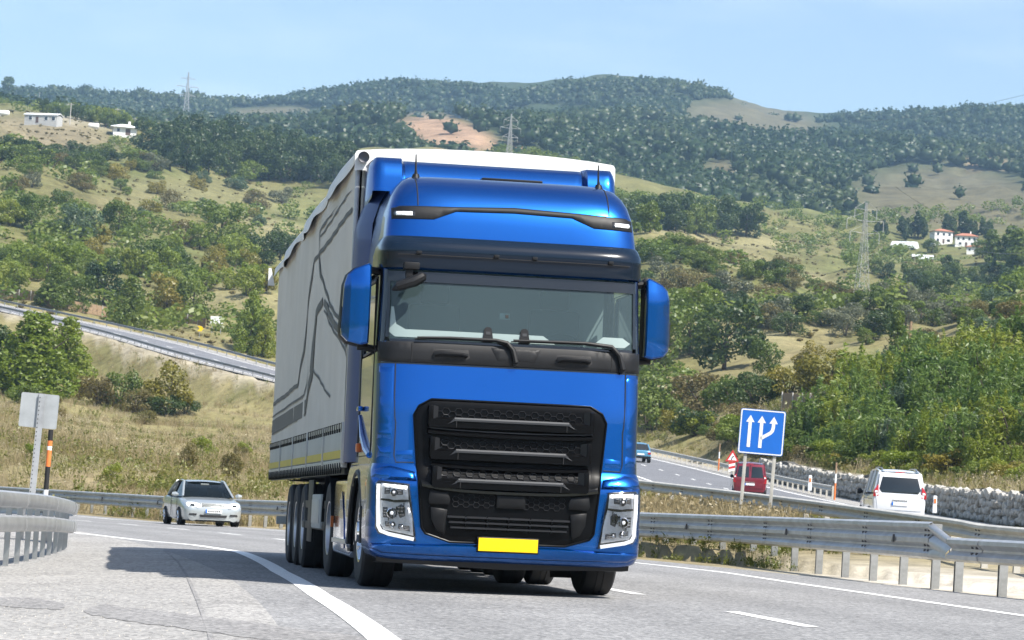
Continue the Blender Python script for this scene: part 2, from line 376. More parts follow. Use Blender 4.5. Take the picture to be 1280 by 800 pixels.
# ---- asphalt
def asphalt(name,base,dark=.75,scale=1.):
    m=bpy.data.materials.new(name); m.use_nodes=True; t=m.node_tree; b=t.nodes['Principled BSDF']; b.inputs['Roughness'].default_value=.82; b.inputs['Specular IOR Level'].default_value=.3
    c=t.nodes.new('ShaderNodeTexCoord')
    v=t.nodes.new('ShaderNodeTexVoronoi'); v.inputs['Scale'].default_value=36*scale
    n=t.nodes.new('ShaderNodeTexNoise'); n.inputs['Scale'].default_value=.35; n.inputs['Detail'].default_value=8; n.inputs['Roughness'].default_value=.65
    n2=t.nodes.new('ShaderNodeTexNoise'); n2.inputs['Scale'].default_value=11; n2.inputs['Detail'].default_value=6; n2.inputs['Roughness'].default_value=.8
    for q in (v,n,n2): t.links.new(c.outputs['Object'],q.inputs['Vector'])
    r=t.nodes.new('ShaderNodeValToRGB'); r.color_ramp.elements[0].color=(.36,.36,.37,1); r.color_ramp.elements[1].color=(1.55,1.53,1.5,1); r.color_ramp.elements[0].position=.0; r.color_ramp.elements[1].position=1.
    t.links.new(v.outputs['Color'],r.inputs[0])
    a=t.nodes.new('ShaderNodeMath'); a.operation='ADD'; t.links.new(n.outputs['Fac'],a.inputs[0]); t.links.new(n2.outputs['Fac'],a.inputs[1])
    mr=t.nodes.new('ShaderNodeMapRange'); mr.inputs[1].default_value=.65; mr.inputs[2].default_value=1.35; mr.inputs[3].default_value=dark; mr.inputs[4].default_value=2-dark
    t.links.new(a.outputs[0],mr.inputs[0])
    m1=t.nodes.new('ShaderNodeVectorMath'); m1.operation='MULTIPLY'; t.links.new(r.outputs[0],m1.inputs[0]); t.links.new(mr.outputs[0],m1.inputs[1])
    m2=t.nodes.new('ShaderNodeVectorMath'); m2.operation='MULTIPLY'; t.links.new(m1.outputs[0],m2.inputs[0]); m2.inputs[1].default_value=base
    ta=t.nodes.new('ShaderNodeAttribute'); ta.attribute_name='trk'; tm_=t.nodes.new('ShaderNodeMath'); tm_.operation='MULTIPLY'; t.links.new(ta.outputs['Fac'],tm_.inputs[0]); t.links.new(n.outputs['Fac'],tm_.inputs[1]); tk=t.nodes.new('ShaderNodeMapRange'); tk.inputs[3].default_value=1.; tk.inputs[4].default_value=.72; t.links.new(tm_.outputs[0],tk.inputs[0]); m3=t.nodes.new('ShaderNodeVectorMath'); m3.operation='MULTIPLY'; t.links.new(m2.outputs[0],m3.inputs[0]); t.links.new(tk.outputs[0],m3.inputs[1]); t.links.new(m3.outputs[0],b.inputs['Base Color'])
    bp=t.nodes.new('ShaderNodeBump'); bp.inputs['Strength'].default_value=.5; bp.inputs['Distance'].default_value=.008; t.links.new(v.outputs['Distance'],bp.inputs['Height']); t.links.new(bp.outputs[0],b.inputs['Normal'])
    MAT[name]=m
asphalt('asphalt',(.245,.245,.245)); asphalt('asphalt_shoulder',(.315,.308,.295),.72); asphalt('asphalt_patch',(.25,.245,.24)); asphalt('asphalt_old',(.17,.175,.19))
def strip(name,mat,rf0,rf1,s0,s1,dz,ds=2.,nr=1,kind='structure'):
    mb=MB(); rows=[]; s=s0; n=max(1,int(math.ceil((s1-s0)/ds)))
    for k in range(n+1):
        s=s0+(s1-s0)*k/n; a=rf0(s) if callable(rf0) else rf0; b_=rf1(s) if callable(rf1) else rf1
        rows.append([road_pt(lerp(a,b_,j/nr),s,dz) for j in range(nr+1)])
    mb.grid(rows); o=mb.build(name,mat,ang=60); 
    if name=='road':
        at_=o.data.attributes.new('trk','FLOAT','POINT'); co=np.array([v.co[:] for v in o.data.vertices]); rr=rho_of(co[:,0],co[:,1]); at_.data.foreach_set('value',sum(np.exp(-((rr-c)/.38)**2) for c in (-2.85,-.95,.95,2.75)).astype(np.float32))
    for p in o.data.polygons:
        if p.normal.z<0: o.data.flip_normals(); break
    if kind: tag(o,kind=kind)
    return o
def sidx(P):      # arc length and offset of a world point
    a=math.atan2(P.y-CY,P.x-CX); return (a-S0)*R0, math.hypot(P.x-CX,P.y-CY)-R0
strip('road',MAT['asphalt'],-4.1,5.5,-40,230,0,nr=32)
strip('road_shoulder',MAT['asphalt_shoulder'],-8.4,-4.4,-40,230,.0,nr=3); strip('road_shoulder',MAT['asphalt_shoulder'],-4.4,-4.1,-40,230,.0)
# painted lines, traced on the road
def fit(pts):
    q=sorted(sidx(on_road(*p)) for p in pts); S=[a for a,b in q]; D=[b for a,b in q]
    return lambda s: float(np.interp(s,S,D))
lf=fit([(480,800),(440,770),(400,745),(350,715),(300,690),(240,681),(180,676),(80,665)])
rf=fit([(1280,770),(1140,750),(1000,730),(900,715),(800,700)])
strip('edge_line',MAT['paint_line'],lambda s:lf(s)-.10,lambda s:lf(s)+.10,-30,220,.004,ds=1.)
strip('edge_line',MAT['paint_line'],lambda s:min(rf(s),4.3)-.07,lambda s:min(rf(s),4.3)+.07,-30,220,.004,ds=1.)
for s0 in np.arange(-22.6,200,7.4):
    strip('lane_dash',MAT['paint_line'],-.07,.07,s0,s0+3.,.004,ds=1.5)
# darker ragged patches and a crack in the shoulder
random.seed(3)
def patch(name,mat,top,bot,n=40,j=1.,dz=.003):
    rows=[]
    for k in range(n+1):
        f=k/n; xt=lerp(top[0][0],top[-1][0],f); xb=lerp(bot[0][0],bot[-1][0],f)
        yt=float(np.interp(xt,[q[0] for q in top],[q[1] for q in top]))+random.uniform(-j,j); yb=float(np.interp(xb,[q[0] for q in bot],[q[1] for q in bot]))+random.uniform(-j,j)
        if k in (0,n): yt,yb=lerp(yt,yb,.35),lerp(yt,yb,.65)
        rows.append([on_road(lerp(xt,xb,i/4),lerp(yt,yb,i/4))+Vector((0,0,dz)) for i in range(5)])
    mb=MB(); mb.grid(rows); o=mb.build(name,mat,ang=60)
    if o.data.polygons[0].normal.z<0: o.data.flip_normals()
    return tag(o,kind='structure')
patch('road_patch',MAT['asphalt_patch'],[(104,762),(130,756),(200,764),(300,776),(480,800)],[(106,768),(160,777),(260,790),(300,797),(480,812)])
patch('road_patch',MAT['asphalt_patch'],[(-5,747),(40,747),(82,755)],[(-5,758),(40,761),(80,763)],20,.7)
P=[on_road(x,y) for x,y in [(205,688),(222,702),(235,722),(248,752),(262,790),(266,810)]]
mb=MB(); mb.grid([[p+Vector((-.016,0,.0025)),p+Vector((.016,0,.0025))] for p in P]); tag(mb.build('road_seam',MAT['asphalt_patch'],ang=0),kind='structure')
# ---- the other carriageway
def ribbon(name,mat,path,a,b,dz,kind='structure',i0=0,i1=None):
    A=path_offset(path,a,dz);B=path_offset(path,b,dz); i1=i1 or len(path); mb=MB(); mb.grid([[A[i],B[i]] for i in range(i0,i1)]); o=mb.build(name,mat,ang=60)
    if o.data.polygons[0].normal.z<0: o.data.flip_normals()
    return tag(o,kind=kind) if kind else o
ribbon('far_road',MAT['asphalt_old'],OPATH,-4.3,4.3,0); ribbon('far_road_verge',MAT['asphalt_shoulder'],OPATH,4.3,6.4,-.004); ribbon('far_road_verge',MAT['asphalt_shoulder'],OPATH,-5.6,-4.3,-.004)
for off in (-3.9,3.9): ribbon('edge_line',MAT['paint_line'],OPATH,off-.1,off+.1,.005)
for off in (0.,):
    for i in range(2,len(OPATH)-4,4): ribbon('lane_dash',MAT['paint_line'],OPATH,off-.08,off+.08,.005,i0=i,i1=i+2)
# ---------------------------------------------------------------- the lorry
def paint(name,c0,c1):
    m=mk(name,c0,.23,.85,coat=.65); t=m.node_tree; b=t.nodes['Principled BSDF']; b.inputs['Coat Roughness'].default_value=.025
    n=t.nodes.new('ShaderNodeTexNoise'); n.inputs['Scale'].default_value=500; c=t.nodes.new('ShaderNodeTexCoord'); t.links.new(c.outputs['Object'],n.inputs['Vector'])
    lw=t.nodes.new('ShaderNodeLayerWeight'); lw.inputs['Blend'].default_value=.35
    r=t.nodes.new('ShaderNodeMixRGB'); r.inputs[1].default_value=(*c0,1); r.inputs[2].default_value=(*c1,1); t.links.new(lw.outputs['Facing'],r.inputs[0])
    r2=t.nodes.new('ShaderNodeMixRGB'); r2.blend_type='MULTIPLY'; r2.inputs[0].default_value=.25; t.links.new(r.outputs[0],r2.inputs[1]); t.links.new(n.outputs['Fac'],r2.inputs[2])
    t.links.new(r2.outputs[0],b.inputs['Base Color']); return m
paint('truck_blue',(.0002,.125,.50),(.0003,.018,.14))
mk('truck_blue_dark',(.004,.026,.15),.5,.1,coat=.15)
mk('visor_black',(.004,.011,.024),.16,spec=.3,coat=.2)
mk('anthracite',(.034,.036,.04),.5,.3)
mk('grille_black',(.002,.0021,.0026),.35,spec=.14); mk('grille_satin',(.006,.0063,.007),.45,spec=.2)
mk('plate_yellow',(.95,.62,.0),.45)
mk('interior_grey',(.26,.29,.29),.8); mk('interior_dark',(.05,.055,.058),.8); mk('interior_pale',(.82,.86,.84),.7)
mk('lamp_white',(.92,.94,.96),.2,coat=.6,emit=.6); mk('lamp_amber',(.55,.12,.02),.3)
mk('curtain_grey',(.56,.54,.50),.6,var=.07,vscale=1.3,bump=.06,bscale=3.,dist=.02)
mk('curtain_line',(.075,.08,.085),.6); mk('board_grey',(.42,.44,.43),.5,var=.08,vscale=2); mk('tarp_white',(.74,.75,.74),.6,var=.05,vscale=2,bump=.2,bscale=5,dist=.02)
mk('reflect_yellow',(.55,.44,.05),.5,var=.1,vscale=3)
mk('lens_core',(.7,.72,.75),.08,.3,coat=.5); mk('reflector',(.86,.88,.9),.22,.1,bump=.9,bscale=22,dist=.03)
mk('lamp_shade',(.10,.105,.115),.3,.4)
def glassmat(name,tint,refl=.06,trans=.5):
    m=bpy.data.materials.new(name); m.use_nodes=True; t=m.node_tree; t.nodes.clear()
    o=t.nodes.new('ShaderNodeOutputMaterial'); tr=t.nodes.new('ShaderNodeBsdfTransparent'); tr.inputs[0].default_value=(*[x*trans for x in tint],1)
    gl=t.nodes.new('ShaderNodeBsdfGlossy'); gl.inputs['Roughness'].default_value=.02
    df=t.nodes.new('ShaderNodeBsdfDiffuse'); df.inputs[0].default_value=(.085,.13,.14,1)
    fr=t.nodes.new('ShaderNodeFresnel'); fr.inputs[0].default_value=1.5
    mx0=t.nodes.new('ShaderNodeMixShader'); mx0.inputs[0].default_value=refl
    t.links.new(tr.outputs[0],mx0.inputs[1]); t.links.new(df.outputs[0],mx0.inputs[2])
    mx=t.nodes.new('ShaderNodeMixShader'); t.links.new(fr.outputs[0],mx.inputs[0]); t.links.new(mx0.outputs[0],mx.inputs[1]); t.links.new(gl.outputs[0],mx.inputs[2]); t.links.new(mx.outputs[0],o.inputs[0]); MAT[name]=m
glassmat('windscreen_glass',(.7,.9,.9),.40,.8)
glassmat('car_glass',(.5,.6,.6),.05,.35); glassmat('lens_glass',(1,1,1),.0,.97)
mk('dark_glass',(.012,.016,.018),.04,coat=.6)
def road_matrix(x,y,yaw,scale=1.,z=None,nrm=None):
    a=R_(yaw)
    if nrm is None:
        e=.5; n=Vector((-(float(zroad(x+e,y))-float(zroad(x-e,y))),-(float(zroad(x,y+e))-float(zroad(x,y-e))),1.)).normalized()
    else: n=Vector(nrm).normalized()
    ex=Vector((math.cos(a),math.sin(a),0)); ex=(ex-n*ex.dot(n)).normalized(); ey=n.cross(ex)
    M=Matrix((ex*scale,ey*scale,n*scale)).transposed().to_4x4(); M.translation=(x,y,float(zroad(x,y)) if z is None else z); return M
TM=road_matrix(.10*SCL,28.1*SCL,8.5,SCL)
truck=thing('truck_tractor','blue cab-over truck tractor with black grille coming toward the viewer','truck',matrix=TM)
# cab section by height: z, front y, half width, corner depth
CAB=[(.30,.14,1.22,.30),(.345,.05,1.30,.36),(.42,.01,1.335,.40),(.60,.0,1.34,.42),(1.00,.015,1.34,.42),(1.08,.02,1.338,.42),(1.16,.045,1.325,.42),(1.22,.085,1.305,.42),(1.40,.095,1.298,.42),(1.80,.12,1.302,.42),(2.19,.175,1.305,.42),(2.40,.20,1.305,.42),(2.75,.255,1.298,.42),(3.10,.30,1.29,.42),(3.42,.36,1.262,.42),(3.57,.40,1.245,.43),(3.70,.45,1.222,.45),(3.80,.515,1.19,.47),(3.88,.60,1.145,.5),(3.945,.72,1.09,.5),(3.99,.90,1.02,.5),(4.015,1.15,.95,.5)]
CAB=[((3.42+(z-3.42)*1.2 if z>3.42 else z),a,b,c) for z,a,b,c in CAB]
_cz=[c[0] for c in CAB]
zr2=lambda z:3.42+(z-3.42)*1.2
def cabq(z): return [float(np.interp(z,_cz,[c[k] for c in CAB])) for k in (1,2,3)]
NE=5.2
def Fy(x,z):
    yf,hw,D=cabq(z); k=min(abs(x)/hw,.9999); return yf+D*(1-(1-k**NE)**(1/NE))
YB=2.42
def section(z,nc=26):
    yf,hw,D=cabq(z); L=[]
    for k in range(6): L.append((-hw,lerp(YB,yf+D,k/6)))
    for k in range(nc+1):
        th=math.pi*(1-k/nc); c,s=math.cos(th),math.sin(th)
        L.append((hw*math.copysign(abs(c)**(2/NE),c),yf+D*(1-abs(s)**(2/NE))))
    for k in range(1,7): L.append((hw,lerp(yf+D,YB,k/6)))
    return [Vector((x,y,z)) for x,y in L]
def shell(name,z0,z1,mat,skip=None,cap=False,nz=None,parent=truck):
    zs=sorted(set([z0,z1]+[c for c in _cz if z0<c<z1])); Z=[]
    for a,b in zip(zs[:-1],zs[1:]):
        n=max(1,int((b-a)/.09)); Z+=[lerp(a,b,k/n) for k in range(n)]
    Z.append(z1); rows=[section(z) for z in Z]; mb=MB(); nv=len(rows[0]); vs=[p for r in rows for p in r]; fs=[]
    for i in range(len(rows)-1):
        for j in range(nv-1):
            c=(rows[i][j]+rows[i+1][j+1])/2
            if skip and skip(c): continue
            fs.append((i*nv+j,i*nv+j+1,(i+1)*nv+j+1,(i+1)*nv+j))
    mb.add(vs,fs)
    if cap: mb.f.append(tuple((len(rows)-1)*nv+j for j in range(nv)))
    return mb.build(name,mat,parent,ang=40)
arch=lambda c: abs(c.x)>1.2 and c.z<1.12 and math.hypot(c.y-1.5,c.z-.5)<.66
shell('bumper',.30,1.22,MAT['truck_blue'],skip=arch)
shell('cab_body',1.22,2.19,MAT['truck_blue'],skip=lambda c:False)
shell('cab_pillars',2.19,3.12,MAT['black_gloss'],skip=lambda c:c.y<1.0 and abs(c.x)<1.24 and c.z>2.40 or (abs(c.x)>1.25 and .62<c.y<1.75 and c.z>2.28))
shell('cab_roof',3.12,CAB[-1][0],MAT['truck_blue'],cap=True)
mb=MB(); mb.grid([[Vector((x,YB,z)) for z in (.9,3.9)] for x in (-1.15,1.15)]); mb.build('cab_rear_wall',MAT['truck_blue_dark'],truck)
# panels laid on the front of the cab, cut to an outline given as (x, z)
def panel(name,poly,off,th,mat,parent=truck,step=.07,edge=.012,drop=.007,ang=50,fy=None,extra=0):
    fy=fy or Fy; n=len(poly)
    P=[Vector(p) for p in poly]; ar=sum(P[i].x*P[(i+1)%n].y-P[(i+1)%n].x*P[i].y for i in range(n))
    if ar<0: P=P[::-1]
    D=[]
    for i in range(n):
        a,b=P[i],P[(i+1)%n]; k=max(1,int((b-a).length/step)); D+=[a.lerp(b,j/k) for j in range(k)]
    m=len(D); I=[]
    for i in range(m):
        e1=(D[i]-D[i-1]).normalized(); e2=(D[(i+1)%m]-D[i]).normalized(); nn=Vector((-(e1.y+e2.y),e1.x+e2.x)); nn.normalize(); I.append(D[i]+nn*edge/max(.5,(1+e1.dot(e2))/2)**.5)
    xs=[p.x for p in P]; zs=[p.y for p in P]
    def inside(q):
        c=False
        for i in range(m):
            a,b=I[i],I[i-1]
            if (a.y>q.y)!=(b.y>q.y) and q.x<(b.x-a.x)*(q.y-a.y)/(b.y-a.y)+a.x: c=not c
        return c and min((q-v).length for v in I)>step*.4
    G=[]; x=min(xs)+step/2
    while x<max(xs):
        z=min(zs)+step/2
        while z<max(zs):
            q=Vector((x,z)); 
            if inside(q): G.append(q)
            z+=step
        x+=step
    verts=D+I+G; edges=[(i,(i+1)%m) for i in range(m)]
    v2,e2,f2,*_r=delaunay_2d_cdt(verts,edges,[],1,1e-6)
    key={}
    for i,p in enumerate(D): key[(round(p.x,5),round(p.y,5))]=1
    vs=[];isb=[]
    for p in v2:
        bdr=(round(p.x,5),round(p.y,5)) in key; isb.append(bdr)
        vs.append(Vector((p.x,fy(p.x,p.y)-off+(drop if bdr else 0),p.y)))
    mb=MB(); mb.add(vs,f2); b0=len(mb.v)
    ring=[Vector((p.x,fy(p.x,p.y)-off+drop,p.y)) for p in D]; back=[p+Vector((0,th,0)) for p in ring]
    mb.add(ring+back,[(i,(i+1)%m,m+(i+1)%m,m+i) for i in range(m)])
    return mb.build(name,mat,parent,ang=ang)
def sym(L): return L+[(-x,z) for x,z in L[::-1]]
mir=lambda L:[(-x,z) for x,z in L]
# black cowl under the windscreen, windscreen, visor
cowl=panel('windscreen_cowl',sym([(1.295,2.21),(1.297,2.41),(.0,2.41)])[:-0 or None],.022,.05,MAT['black_plastic'])
for s in (-1,1):
    h=panel('grab_handle',[(s*x,z) for x,z in [(.41,2.275),(.43,2.36),(.78,2.36),(.80,2.275),(.76,2.24),(.45,2.24)]],.024,.03,MAT['black_matt'],cowl)
    mb=MB(); mb.tube([(s*.45,Fy(.45,2.3)-.03,2.30),(s*.5,Fy(.5,2.3)-.055,2.312),(s*.71,Fy(.7,2.3)-.055,2.312),(s*.76,Fy(.76,2.3)-.03,2.30)],[.03,.026,.026,.03],10); mb.build('grab_bar',MAT['black_plastic'],h)
    mb=MB(); mb.tube([(s*.985,Fy(.985,z)-.024,z) for z in (2.21,2.3,2.405)],.004,5); mb.build('panel_seam',MAT['black_matt'],cowl)
panel('wiper_cover',[(.13,2.25),(.42,2.25)][0:0]+[(-.22,2.39),(.28,2.39),(.22,2.255),(-.15,2.255)],.027,.02,MAT['black_plastic'],cowl)
ws=panel('windscreen',[(-1.235,2.47),(-1.235,3.12),(1.235,3.12),(1.235,2.47),(1.18,2.40),(-1.18,2.40)],.006,.006,MAT['windscreen_glass'],edge=.01,drop=.002,fy=lambda x,z:Fy(x,z)+.01)
def band(name,pts,off,mat,parent,w):
    pass
panel('windscreen_top_band',[(-1.23,3.0),(-1.23,3.10),(1.23,3.10),(1.23,3.0)],.010,.003,MAT['black_gloss'],ws,drop=0)
for s in (-1,1): panel('windscreen_edge_band',[(s*1.205,2.45),(s*1.205,3.0),(s*1.24,3.0),(s*1.24,2.45)],.010,.003,MAT['black_gloss'],ws,drop=0)
panel('windscreen_bottom_band',[(-1.2,2.40),(-1.2,2.435),(1.2,2.435),(1.2,2.40)],.010,.003,MAT['black_gloss'],ws,drop=0)
panel('toll_tag',[(-.13,2.675),(-.13,2.735),(-.03,2.735),(-.03,2.675)],.004,.004,MAT['interior_pale'],ws,fy=lambda x,z:Fy(x,z)+.012)
panel('toll_tag_chip',[(-.075,2.69),(-.075,2.72),(-.045,2.72),(-.045,2.69)],.012,.004,MAT['black_matt'],ws,fy=lambda x,z:Fy(x,z)+.012,drop=0,edge=.003)
for cx in (-.245,.115):
    q=panel('windscreen_sensor',[(cx-.055,2.44),(cx-.035,2.575),(cx-.015,2.59),(cx+.015,2.59),(cx+.035,2.575),(cx+.055,2.44)],.012,.004,MAT['black_plastic'],ws,drop=0)
    panel('sensor_badge',[(cx-.022,2.515),(cx-.022,2.545),(cx+.022,2.545),(cx+.022,2.515)],.016,.003,MAT['anthracite'],q,drop=0,edge=.004)
VZ=[(3.135,.055),(3.18,.075),(3.265,.085),(3.285,.10),(3.36,.10),(3.43,.05),(3.455,.012)]
mb=MB(); rows=[]
for z,o_ in VZ:
    yf,hw,D=cabq(z); row=[]
    for k in range(31):
        th=math.pi*(1-k/30); c,s_=math.cos(th),math.sin(th)
        row.append(Vector(((hw+o_*.35)*math.copysign(abs(c)**(2/NE),c),yf-o_+(D+o_)*(1-abs(s_)**(2/NE)),z)))
    rows.append([Vector((row[0].x,1.15 if z<3.3 else 1.0,z))]+row+[Vector((row[-1].x,1.15 if z<3.3 else 1.0,z))])
mb.grid(rows); mb.add(rows[0]+[p+Vector((0,.09 if abs(p.x)<1.2 else 0,.02)) for p in rows[0]],[(i,i+1,len(rows[0])+i+1,len(rows[0])+i) for i in range(len(rows[0])-1)])
visor=mb.build('sun_visor',MAT['visor_black'],truck,ang=50)
for s in (-1,1):
    for x in (s*.95,s*.19):
        mb=MB(); mb.box((x,Fy(x,3.3)-.11,3.285),(.05,.02,.03)); mb.build('visor_clip',MAT['black_plastic'],visor,bevel=.004)
mb=MB(); mb.tube([(x,Fy(x,3.265)-.097,3.262) for x in np.linspace(-1.15,1.15,24)],.005,5); mb.build('visor_seam',MAT['black_matt'],visor)
# black strip with marker lamps across the roof front
st=sym([(1.20,3.575),(1.205,3.70),(.70,3.71),(.0,3.715)])
strip_poly=[(x,z+.075-.02*abs(x)) for x,z in [(-1.205,3.575),(-1.205,3.69),(-1.13,3.705),(-.62,3.705),(0,3.722),(.62,3.712),(1.13,3.705),(1.205,3.69),(1.205,3.575),(.80,3.575),(.58,3.662),(0,3.666),(-.58,3.662),(-.80,3.575)]]
rs_=panel('roof_strip',strip_poly,.014,.03,MAT['black_plastic'],step=.05)
for s in (-1,1):
    mb=MB(); a=panel('marker_lamp',[(s*x,z+.055) for x,z in [(.985,3.598),(.985,3.655),(1.175,3.655),(1.185,3.63),(1.18,3.598)]],.024,.03,MAT['black_gloss'],rs_)
    panel('marker_lens',[(s*x,z+.055) for x,z in [(1.01,3.606),(1.01,3.646),(1.165,3.646),(1.172,3.625),(1.165,3.606)]],.031,.01,MAT['reflector'],a)
    mb=MB(); mb.tube([(s*.955,Fy(.955,z)-.001,z) for z in np.linspace(3.77,4.10,14)],.006,5); mb.build('panel_seam',MAT['black_matt'],truck)
    # raised shoulder on the roof brow
    mb=MB(); mb.tube([(s*.93,1.0,4.08),(s*.93,1.0,4.135)],[.05,.03],10); mb.tube([(s*.93,1.0,4.13),(s*.93,1.03,4.18),(s*.93,1.06,4.34)],[.02,.012,.006],6); mb.build('antenna',MAT['black_plastic'],truck)
mb=MB(); mb.box((.08,1.35,4.15),(.62,.3,.03)); mb.build('roof_hatch',MAT['black_plastic'],truck,bevel=.01)
# roof air deflector: concave panel with side horns
mb=MB(); rows=[]
prof=[(1.20,4.06),(1.30,4.07),(1.40,4.09),(1.46,4.20),(1.52,4.33),(1.64,4.395),(2.3,4.39),(2.35,4.0)]
hprof=[(1.34,4.04),(1.36,4.18),(1.41,4.33),(1.50,4.405),(1.85,4.43),(2.2,4.435),(2.3,4.40),(2.35,4.0)]
for x in np.linspace(-1.27,1.27,61):
    k=abs(x)/1.27; row=[]; horn=float(smooth(k,.73,.76)); edge=float(smooth(k,.955,1.0))
    for i in range(8):
        y=lerp(prof[i][0],hprof[i][0],horn); z=lerp(prof[i][1],hprof[i][1],horn)
        row.append(Vector((x,y+.5+edge*.05*(i<5),z+.0-edge*edge*.05*(i>0))))
    rows.append(row)
mb.grid(rows)
for s in (-1,1): mb.add([Vector((s*1.27,1.95,3.98)),Vector((s*1.27,2.85,3.9))]+[Vector((s*1.27,p.y,p.z)) for p in rows[0][::-1]],[tuple(range(2+len(prof)))])
mb.build('roof_deflector',MAT['truck_blue'],truck,ang=50)
# side fairings behind the cab
for s in (-1,1):
    mb=MB(); rows=[]
    for z in np.linspace(1.25,4.15,14):
        k=(z-1.25)/2.8; w=1.34-.20*max(0,(z-3.6)/.55)**2
        rows.append([Vector((s*(w-.085),YB-.50,z)),Vector((s*(w+.012),YB-.18,z)),Vector((s*(w+.018),YB+.2,z)),Vector((s*(w+.01),YB+.44,z)),Vector((s*(w-.03),YB+.52,z)),Vector((s*(w-.05),YB+.02,z))])
    mb.grid(rows); mb.build('side_fairing',MAT['truck_blue_dark'],truck,ang=50)
# doors, side windows, handles
for s in (-1,1):
    X=lambda z,o=0.: s*(cabq(z)[1]+o)
    mb=MB(); L=[(.62,1.30),(.60,2.30),(.66,3.06),(1.82,3.06),(1.86,2.28),(1.88,1.30)]
    mb.tube([(X(z,.001),y,z) for y,z in L+L[:1]],.006,5); door=mb.build('door',MAT['black_matt'],truck)
    mb=MB(); W=[(.66,2.34),(.70,2.98),(.76,3.03),(1.66,3.03),(1.72,2.98),(1.72,2.40),(1.66,2.32)]
    mb.prism([(y,z) for y,z in W],(s*1.285,0,0),(0,1,0),(0,0,1),(s*.008,0,0)); mb.build('side_window',MAT['dark_glass'],door)
    mb=MB(); mb.tube([(s*1.297,y,z) for y,z in W+W[:1]],.016,6); mb.build('window_seal',MAT['black_plastic'],door)
    mb=MB(); mb.box((X(1.75,.03),1.55,1.78),(.05,.2,.05)); mb.build('door_handle',MAT['truck_blue'],door,bevel=.012)
    mb=MB(); mb.tube([(X(1.5,.012),y,z) for y,z in [(.62,1.30),(.95,1.36),(1.35,1.50),(1.75,1.72)]],[.03,.035,.03,.01],8); mb.build('door_crease',MAT['truck_blue'],door)
    mb=MB(); mb.box((s*1.31,1.72,1.39),(.05,.12,.09)); mb.build('side_marker',MAT['lamp_amber'],truck,bevel=.012)
    # wheel arch lip
    mb=MB(); mb.tube([(s*1.315,1.5+.64*math.cos(a),.5+.64*math.sin(a)) for a in np.linspace(-.15,math.pi+.1,22)],.035,8); mb.build('wheel_arch',MAT['black_plastic'],truck)
    mb=MB(); mb.box((s*.98,1.5,1.0),(.6,1.25,.05)); mb.box((s*.98,2.1,.75),(.6,.04,.55)); mb.build('wheel_arch_liner',MAT['black_matt'],truck)
    # mirror
    Lm=[(1.375,2.36),(1.375,3.12),(1.40,3.145),(1.54,3.085),(1.60,3.03),(1.63,2.93),(1.645,2.5),(1.635,2.43),(1.58,2.37),(1.45,2.34)]
    Lm=[(s*x,z+.035) for x,z in Lm]
    yb=.62
    fyM=lambda x,z: yb-.02+.35*max(0,(abs(x)-1.46))+.25*max(0,z-2.98)+.25*max(0,2.52-z)+.9*max(0,(abs(x)-1.58))
    mm=panel('mirror',Lm,.10,.14,MAT['truck_blue'],fy=fyM,edge=.016,drop=.012,step=.05,ang=20)
    cx=s*1.505
    panel('mirror_back',[(cx+(x-cx)*1.04,2.74+(z-2.74)*1.03) for x,z in Lm],-.02,.17,MAT['black_plastic'],mm,fy=fyM,edge=.02,drop=.01)
    panel('mirror_guard',[(s*x,z) for x,z in [(1.655,2.52),(1.61,2.58),(1.61,2.70),(1.655,2.76)]],.085,.05,MAT['black_plastic'],mm,fy=fyM,step=.04)
    mb=MB(); mb.prism([(s*1.39,2.42),(s*1.39,3.06),(s*1.59,2.98),(s*1.60,2.46)],(0,.84,0),(1,0,0),(0,0,1),(0,.01,0)); mb.build('mirror_glass',MAT['dark_glass'],mm)
    for z in (2.36,3.13):
        mb=MB(); mb.tube([(s*1.27,.72,z-.02),(s*1.40,.70,z),(s*1.47,.70,z)],[.04,.035,.03],8); mb.build('mirror_arm',MAT['black_plastic'],mm)
# kerb mirror hung over the windscreen
mb=MB(); mb.box((-1.03,Fy(1.03,3.15)-.17,3.14),(.15,.14,.07)); mb.box((-1.05,Fy(1.03,3.05)-.17,3.05),(.07,.05,.15)); o=mb.build('front_mirror',MAT['black_plastic'],truck,bevel=.012)
mb=MB(); mb.tube([(-1.20,Fy(1.2,2.93)-.16,2.905),(-1.15,Fy(1.1,2.93)-.2,2.935),(-1.0,Fy(1.0,2.95)-.22,2.99),(-.92,Fy(.9,3)-.2,3.04),(-.90,Fy(.9,3)-.19,3.06)],[.012,.05,.058,.05,.02],10); mb.build('mirror_shell',MAT['black_plastic'],o)
# wipers
for P_ in ([(-.72,2.452),(-.40,2.462),(0.05,2.462),(.16,2.44),(.22,2.37),(.25,2.25)],[(.0,2.47),(.45,2.475),(.72,2.478),(.98,2.455),(1.06,2.37),(1.095,2.235)]):
    k=-.22 if P_[0][0]<-.5 else 0
    pts=[(x+k,Fy(x+k,z)-.05,z) for x,z in P_]; mb=MB(); mb.tube(pts,[.010,.014,.016,.022,.026,.028],8); w=mb.build('wiper',MAT['black_plastic'],truck)
    mb=MB(); mb.tube([(p[0]-.02,p[1]+.025,p[2]-.012) for p in pts[:4]],[.006]*4,6); mb.build('wiper_blade',MAT['rubber'],w)
    mb=MB(); mb.tube([pts[-1],(pts[-1][0],pts[-1][1]+.06,pts[-1][2])],.035,10); mb.build('wiper_pivot',MAT['black_plastic'],w)
